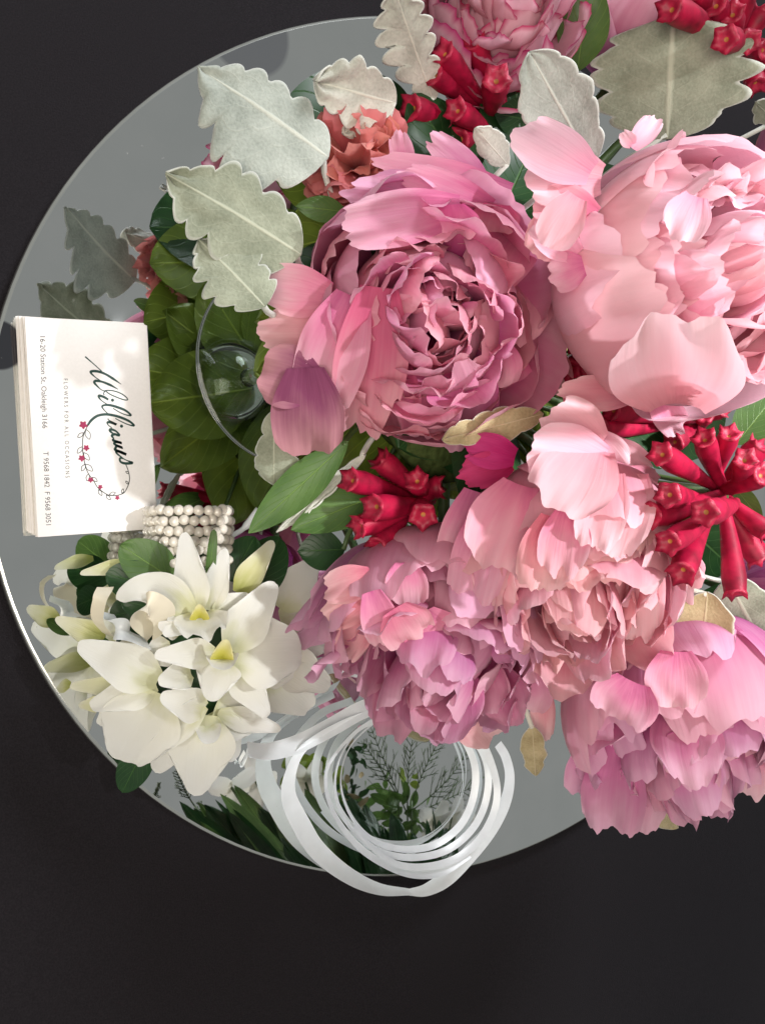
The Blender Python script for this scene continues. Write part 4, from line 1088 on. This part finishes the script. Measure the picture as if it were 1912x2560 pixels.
# satin loops of the corsage
def ribbon(parent, pts, widths, wdir, mat, name='ribbon_strand', n=60):
    Cc = catmull(pts, n)
    Wv = np.interp(np.linspace(0, 1, n), np.linspace(0, 1, len(widths)), widths)
    D = catmull(np.array([nrm(d) for d in wdir]), n) if len(wdir) > 1 else np.repeat([nrm(wdir[0])], n, 0)
    T = np.gradient(Cc, axis=0); T /= np.linalg.norm(T, axis=1)[:, None]
    D = D - (D * T).sum(1)[:, None] * T; D /= np.maximum(1e-9, np.linalg.norm(D, axis=1))[:, None]
    s = np.linspace(-.5, .5, 5)
    Nn = np.cross(T, D)
    V = (Cc[:, None, :] + D[:, None, :] * (Wv[:, None, None] * s[None, :, None]) - Nn[:, None, :] * (Wv[:, None, None] * .10 * (s ** 2)[None, :, None]))
    uv = np.stack([np.broadcast_to(s + .5, (n, 5)), np.broadcast_to(np.linspace(0, 1, n)[:, None], (n, 5))], -1).reshape(-1, 2)
    return mesh_obj(name, V.reshape(-1, 3), grid_faces(5, n), mat, parent, uv=uv)
up = np.array([0, 0, 1.0])
ribbon(cors, [Z3(600, 680, .040), Z3(520, 600, .052), Z3(560, 540, .058), Z3(640, 590, .054), Z3(640, 690, .044)], [.010, .011], [Z3(620, 620, 0) - Z3(540, 680, 0)], CREAM, 'ribbon_loop')
ribbon(cors, [Z3(360, 700, .034), Z3(300, 620, .040), Z3(310, 520, .044), Z3(340, 450, .040)], [.006, .007], [np.array([.2, .5, .8])], CREAM, 'ribbon_loop')
ribbon(cors, [Z3(560, 740, .040), Z3(470, 700, .044), Z3(380, 640, .040), Z3(340, 580, .034)], [.010, .009], [np.array([.6, .5, .5])], SATIN, 'ribbon_loop')
ribbon(cors, [Z3(560, 760, .038), Z3(460, 740, .040), Z3(400, 770, .034)], [.009, .006], [np.array([.6, -.2, .5])], CREAM, 'ribbon_loop')
# pearl bracelet
br_c = Z3(770, 190, .024)
br = bpy.data.objects.new('pearl_bracelet', None); br.empty_display_size = .005; br.location = tuple(br_c - CO); link(br, cors); LOC[br.name] = br_c
bm_v, bm_f = [], []
sg, rg = 12, 8
pr = .00235
for i in range(rg + 1):
    for k in range(sg):
        a = math.pi * i / rg; b = 2 * math.pi * k / sg
        bm_v.append((pr * math.sin(a) * math.cos(b), pr * math.sin(a) * math.sin(b), pr * math.cos(a)))
for i in range(rg):
    for k in range(sg):
        bm_f.append([i * sg + k, (i + 1) * sg + k, (i + 1) * sg + (k + 1) % sg, i * sg + (k + 1) % sg])
pearl_me = bpy.data.meshes.new('pearl'); pearl_me.from_pydata(bm_v, [], bm_f); pearl_me.materials.append(PEARL)
pearl_me.polygons.foreach_set('use_smooth', [True] * len(pearl_me.polygons))
rng = np.random.default_rng(12)
for row in range(6):
    n = 26
    for k in range(n):
        a = 2 * math.pi * (k + .5 * (row % 2)) / n
        yy = .0175 * math.cos(a); zz = .0160 * math.sin(a)
        if zz < -.010: continue
        o = bpy.data.objects.new('pearl', pearl_me)
        o.location = (-.0115 + row * .0043 + rng.normal(0, .0003), yy + rng.normal(0, .0003), zz + rng.normal(0, .0003))
        link(o, br)
# clear elastic tie of the bracelet
V, Fc = tube(catmull([br_c + (0, .017, .006), br_c + (-.004, .024, .006), br_c + (-.012, .030, .008)], 10), [.0012] * 5 + [.0018] * 5, 7)
mesh_obj('cord_end', V, Fc, SATIN, br)

# ------------------------------------------------------------------ ribbon coil
RC = at(1010, 2005, 0)
coil = thing('ribbon_coil', 'coil of white satin ribbon on the mirror, one loop hanging over the rim', 'ribbon', RC)
R6 = zone(600, 1700, 2.065)
def coilstrand(pts, z, w, wdirs, mat=SATIN, n=110):
    zs = z if isinstance(z, (list, tuple)) else [z] * len(pts)
    zs = np.interp(np.linspace(0, 1, len(pts)), np.linspace(0, 1, len(zs)), zs)
    P = [R6(x, y, h) for (x, y), h in zip(pts, zs)]
    return ribbon(coil, P, w, wdirs, mat, n=n)
def radial(pts, tilt, z=.01):
    P = np.array([R6(x, y, z) for x, y in pts]); c = P.mean(0); out = []
    for p in P:
        d = p - c; d[2] = 0; d = nrm(d); out.append(d * math.cos(tilt) + up * math.sin(tilt))
    return out
def loop(cx, cy, rx, ry, a0, a1, n=14, wob=0, seed=0):
    r = np.random.default_rng(seed); th = np.radians(np.linspace(a0, a1, n))
    return [(cx + rx * math.cos(t) + r.normal(0, wob), cy + ry * math.sin(t) + r.normal(0, wob)) for t in th]
for (cx, cy, rx, ry, a0, a1, z, w, tilt, sd) in [
        (870, 520, 345, 355, -70, 290, .006, .0058, .55, 1), (885, 535, 395, 385, -75, 285, .010, .0056, .45, 2),
        (930, 560, 395, 410, -95, 150, .015, .0056, .45, 4)]:
    p = loop(cx, cy, rx, ry, a0, a1, wob=5, seed=sd)
    coilstrand(p, z, [w * .72, w * .72], radial(p, tilt + .25))
# outer loops reaching to the left
p = [(800, 175), (620, 250), (480, 400), (440, 520), (480, 680), (600, 850), (760, 960), (900, 1005), (1040, 990), (1180, 900)]
coilstrand(p, [.020, .014], [.0042, .0048], radial(p, .6))
p = [(720, 150), (500, 240), (330, 350), (260, 480), (250, 600), (300, 720), (400, 880), (560, 1010), (720, 1080), (880, 1095)]
w = radial(p, .3)
coilstrand(p, [.022, .016, .010, .006, .003], [.004, .005, .009, .0115, .0085, .0035], w)
p = [(872, 1096), (965, 1082), (1080, 1010), (1190, 890), (1300, 760), (1370, 620), (1390, 500), (1370, 400), (1330, 330)]
coilstrand(p, [.003, .004, .010, .014, .018], [.0035, .0085, .0095, .008, .006, .005], radial(p, .25))
# the broad strand running to the corsage
p = [(40, 360), (150, 370), (300, 330), (460, 250), (620, 160), (760, 110)]
coilstrand(p, [.014, .014, .018, .024], [.008, .0095, .010, .010], [np.array([.75, -.25, .62])])
ribbon(coil, [Z3(1440, 860, .020), Z3(1530, 850, .022), Z3(1640, 870, .026), Z3(1720, 860, .030)], [.009, .010], [np.array([.8, 0, .5])], SATIN)
# small clear tag thread beside the strand
ribbon(coil, [R6(45, 350, .012), R6(30, 400, .008), R6(10, 440, .003), R6(0, 420, .003), R6(25, 370, .010)], [.0022, .0022], [up], SATIN, 'thread_loop')

# ------------------------------------------------------------------ neighbouring posy, outside the frame, seen in the mirror
PZ = lambda x, y, h: mirrored(x * K, y * K, h + .135)
pc = PZ(720, 1830, .115)
pc = pc + np.array([.15, .02, 0])
pot_top = np.array([pc[0], pc[1], .145])
posy = thing('fern_posy', 'fern and white flower posy in a dark pot, seen only mirrored inside the ribbon coil', 'posy', (pc[0], pc[1], T0))
rng = np.random.default_rng(21)
V, Fc = lathe([(.0005, 0), (.035, 0), (.040, .10), (.038, .16), (.034, .16), (.034, .14), (.0005, .14)], (pc[0], pc[1], T0), 40)
mesh_obj('pot', V, Fc, simple_mat('dark_pot', (.02, .02, .02), rough=.4), posy)

def pleaf(b, t, w, mat, s):
    green_leaf('', b, t, w, mat, 400 + s, parent=posy, part='leaf_blade', facing=-up + rng.normal(0, .3, 3), p=.7, stem=False)
for k in range(85):
    x = rng.uniform(380, 800); y = rng.uniform(1695, 1885)
    h = .175 - (y - 1600) / 280 * .075 + rng.uniform(-.01, .01)
    t = PZ(x, y, h); b = pot_top + (t - pot_top) * rng.uniform(.35, .6)
    pleaf(b, t, rng.uniform(.006, .016), DARK if rng.random() < .7 else GREEN, k)
for k in range(110):
    x = rng.normal(840, 55); y = rng.normal(1765, 40)
    h = .150 + rng.uniform(-.01, .01) - (y - 1765) / 280 * .07
    t = PZ(x, y, h); b = t + rng.normal(0, .009, 3)
    pleaf(b, t, rng.uniform(.003, .0055), GREEN, 100 + k)
for (x, y, h, w) in [(690, 1640, .185, .012), (620, 1660, .180, .011), (700, 1660, .178, .010), (890, 1690, .170, .007)]:
    for j in range(5):
        t = PZ(x + rng.normal(0, 12), y + rng.normal(0, 10), h); pleaf(t + rng.normal(0, .010, 3), t, w * .6, COLLAR, 200 + j)
for (cx, cy, h, n) in [(552, 1688, .178, 4), (660, 1690, .172, 5), (935, 1775, .145, 5), (975, 1765, .146, 4), (500, 1700, .17, 3)]:
    c = PZ(cx, cy, h)
    for j in range(n):
        a = 2 * math.pi * j / n + rng.uniform(-.3, .3); d = np.array([math.cos(a), math.sin(a), rng.uniform(-.5, .2)])
        free_petal(posy, ORCHID, c, c + d * .024, .017, facing=-up, seed=1500 + j, notch=.02, ruffle=.05)
    V, Fc = tube(bez([pot_top, (pot_top + c) / 2 + (0, 0, .02), c], 8), .0012, 6); mesh_obj('stem', V, Fc, STEM, posy)
for k in range(34):
    x = rng.uniform(740, 985); y = rng.uniform(1745, 1850)
    h = .150 - (y - 1600) / 280 * .065 + rng.uniform(-.012, .004)
    t = PZ(x, y, h); b = pot_top + (t - pot_top) * rng.uniform(.55, .75)
    pleaf(b, t, rng.uniform(.007, .014), DARK, 700 + k)
# fine branching sprays
def spray(x0, y0, x1, y1, h, seed):
    r = np.random.default_rng(seed); parts = []
    a = PZ(x0, y0, h); b = PZ(x1, y1, h + .008)
    main = bez([a, (a + b) / 2 + r.normal(0, .004, 3), b], 14)
    parts.append(tube(main, np.linspace(.0007, .0003, 14), 5))
    ax = nrm(b - a); sd = nrm(np.cross(ax, up))
    for i in range(3, 13):
        for sg_ in (-1, 1):
            ln = np.linalg.norm(b - a) * .32 * (1 - i / 18) * r.uniform(.6, 1.2)
            d = nrm(ax * .8 + sd * sg_ * r.uniform(.5, 1.0) + up * r.normal(0, .2))
            e = main[i] + d * ln
            parts.append(tube(bez([main[i], main[i] + d * ln * .5 + ax * ln * .08, e], 5), np.linspace(.0005, .00025, 5), 4))
            for _ in range(2):
                m = main[i] + d * ln * r.uniform(.35, .75); d2 = nrm(d + ax * r.uniform(.2, .8) - sd * sg_ * r.uniform(0, .7))
                parts.append(tube(np.array([m, m + d2 * ln * .3, m + d2 * ln * .45]), .00025, 4))
    V, Fc = join(parts); o = mesh_obj('fern_spray', V, Fc, STEM, posy)
    V, Fc = tube(bez([pot_top, (pot_top + a) / 2 + (0, 0, .015), a], 8), .0009, 5); mesh_obj('stem', V, Fc, STEM, posy)
for i, (x0, y0, x1, y1) in enumerate([(880, 1760, 800, 1570), (880, 1740, 900, 1560), (890, 1730, 960, 1580), (890, 1750, 1010, 1620), (890, 1760, 1040, 1690), (860, 1720, 780, 1600), (420, 1740, 380, 1660), (330, 1740, 345, 1690), (470, 1850, 430, 1730), (560, 1860, 520, 1740)]):
    spray(x0, y0, x1, y1, .150, 60 + i)
# mossy twig
for k in range(50):
    x = 760 + rng.normal(0, 16); y = rng.uniform(1600, 1790); h = .165 - (y - 1600) / 280 * .06
    t = PZ(x, y, h); pleaf(t + rng.normal(0, .006, 3), t, .003, TAN if rng.random() < .35 else DARK, 600 + k)
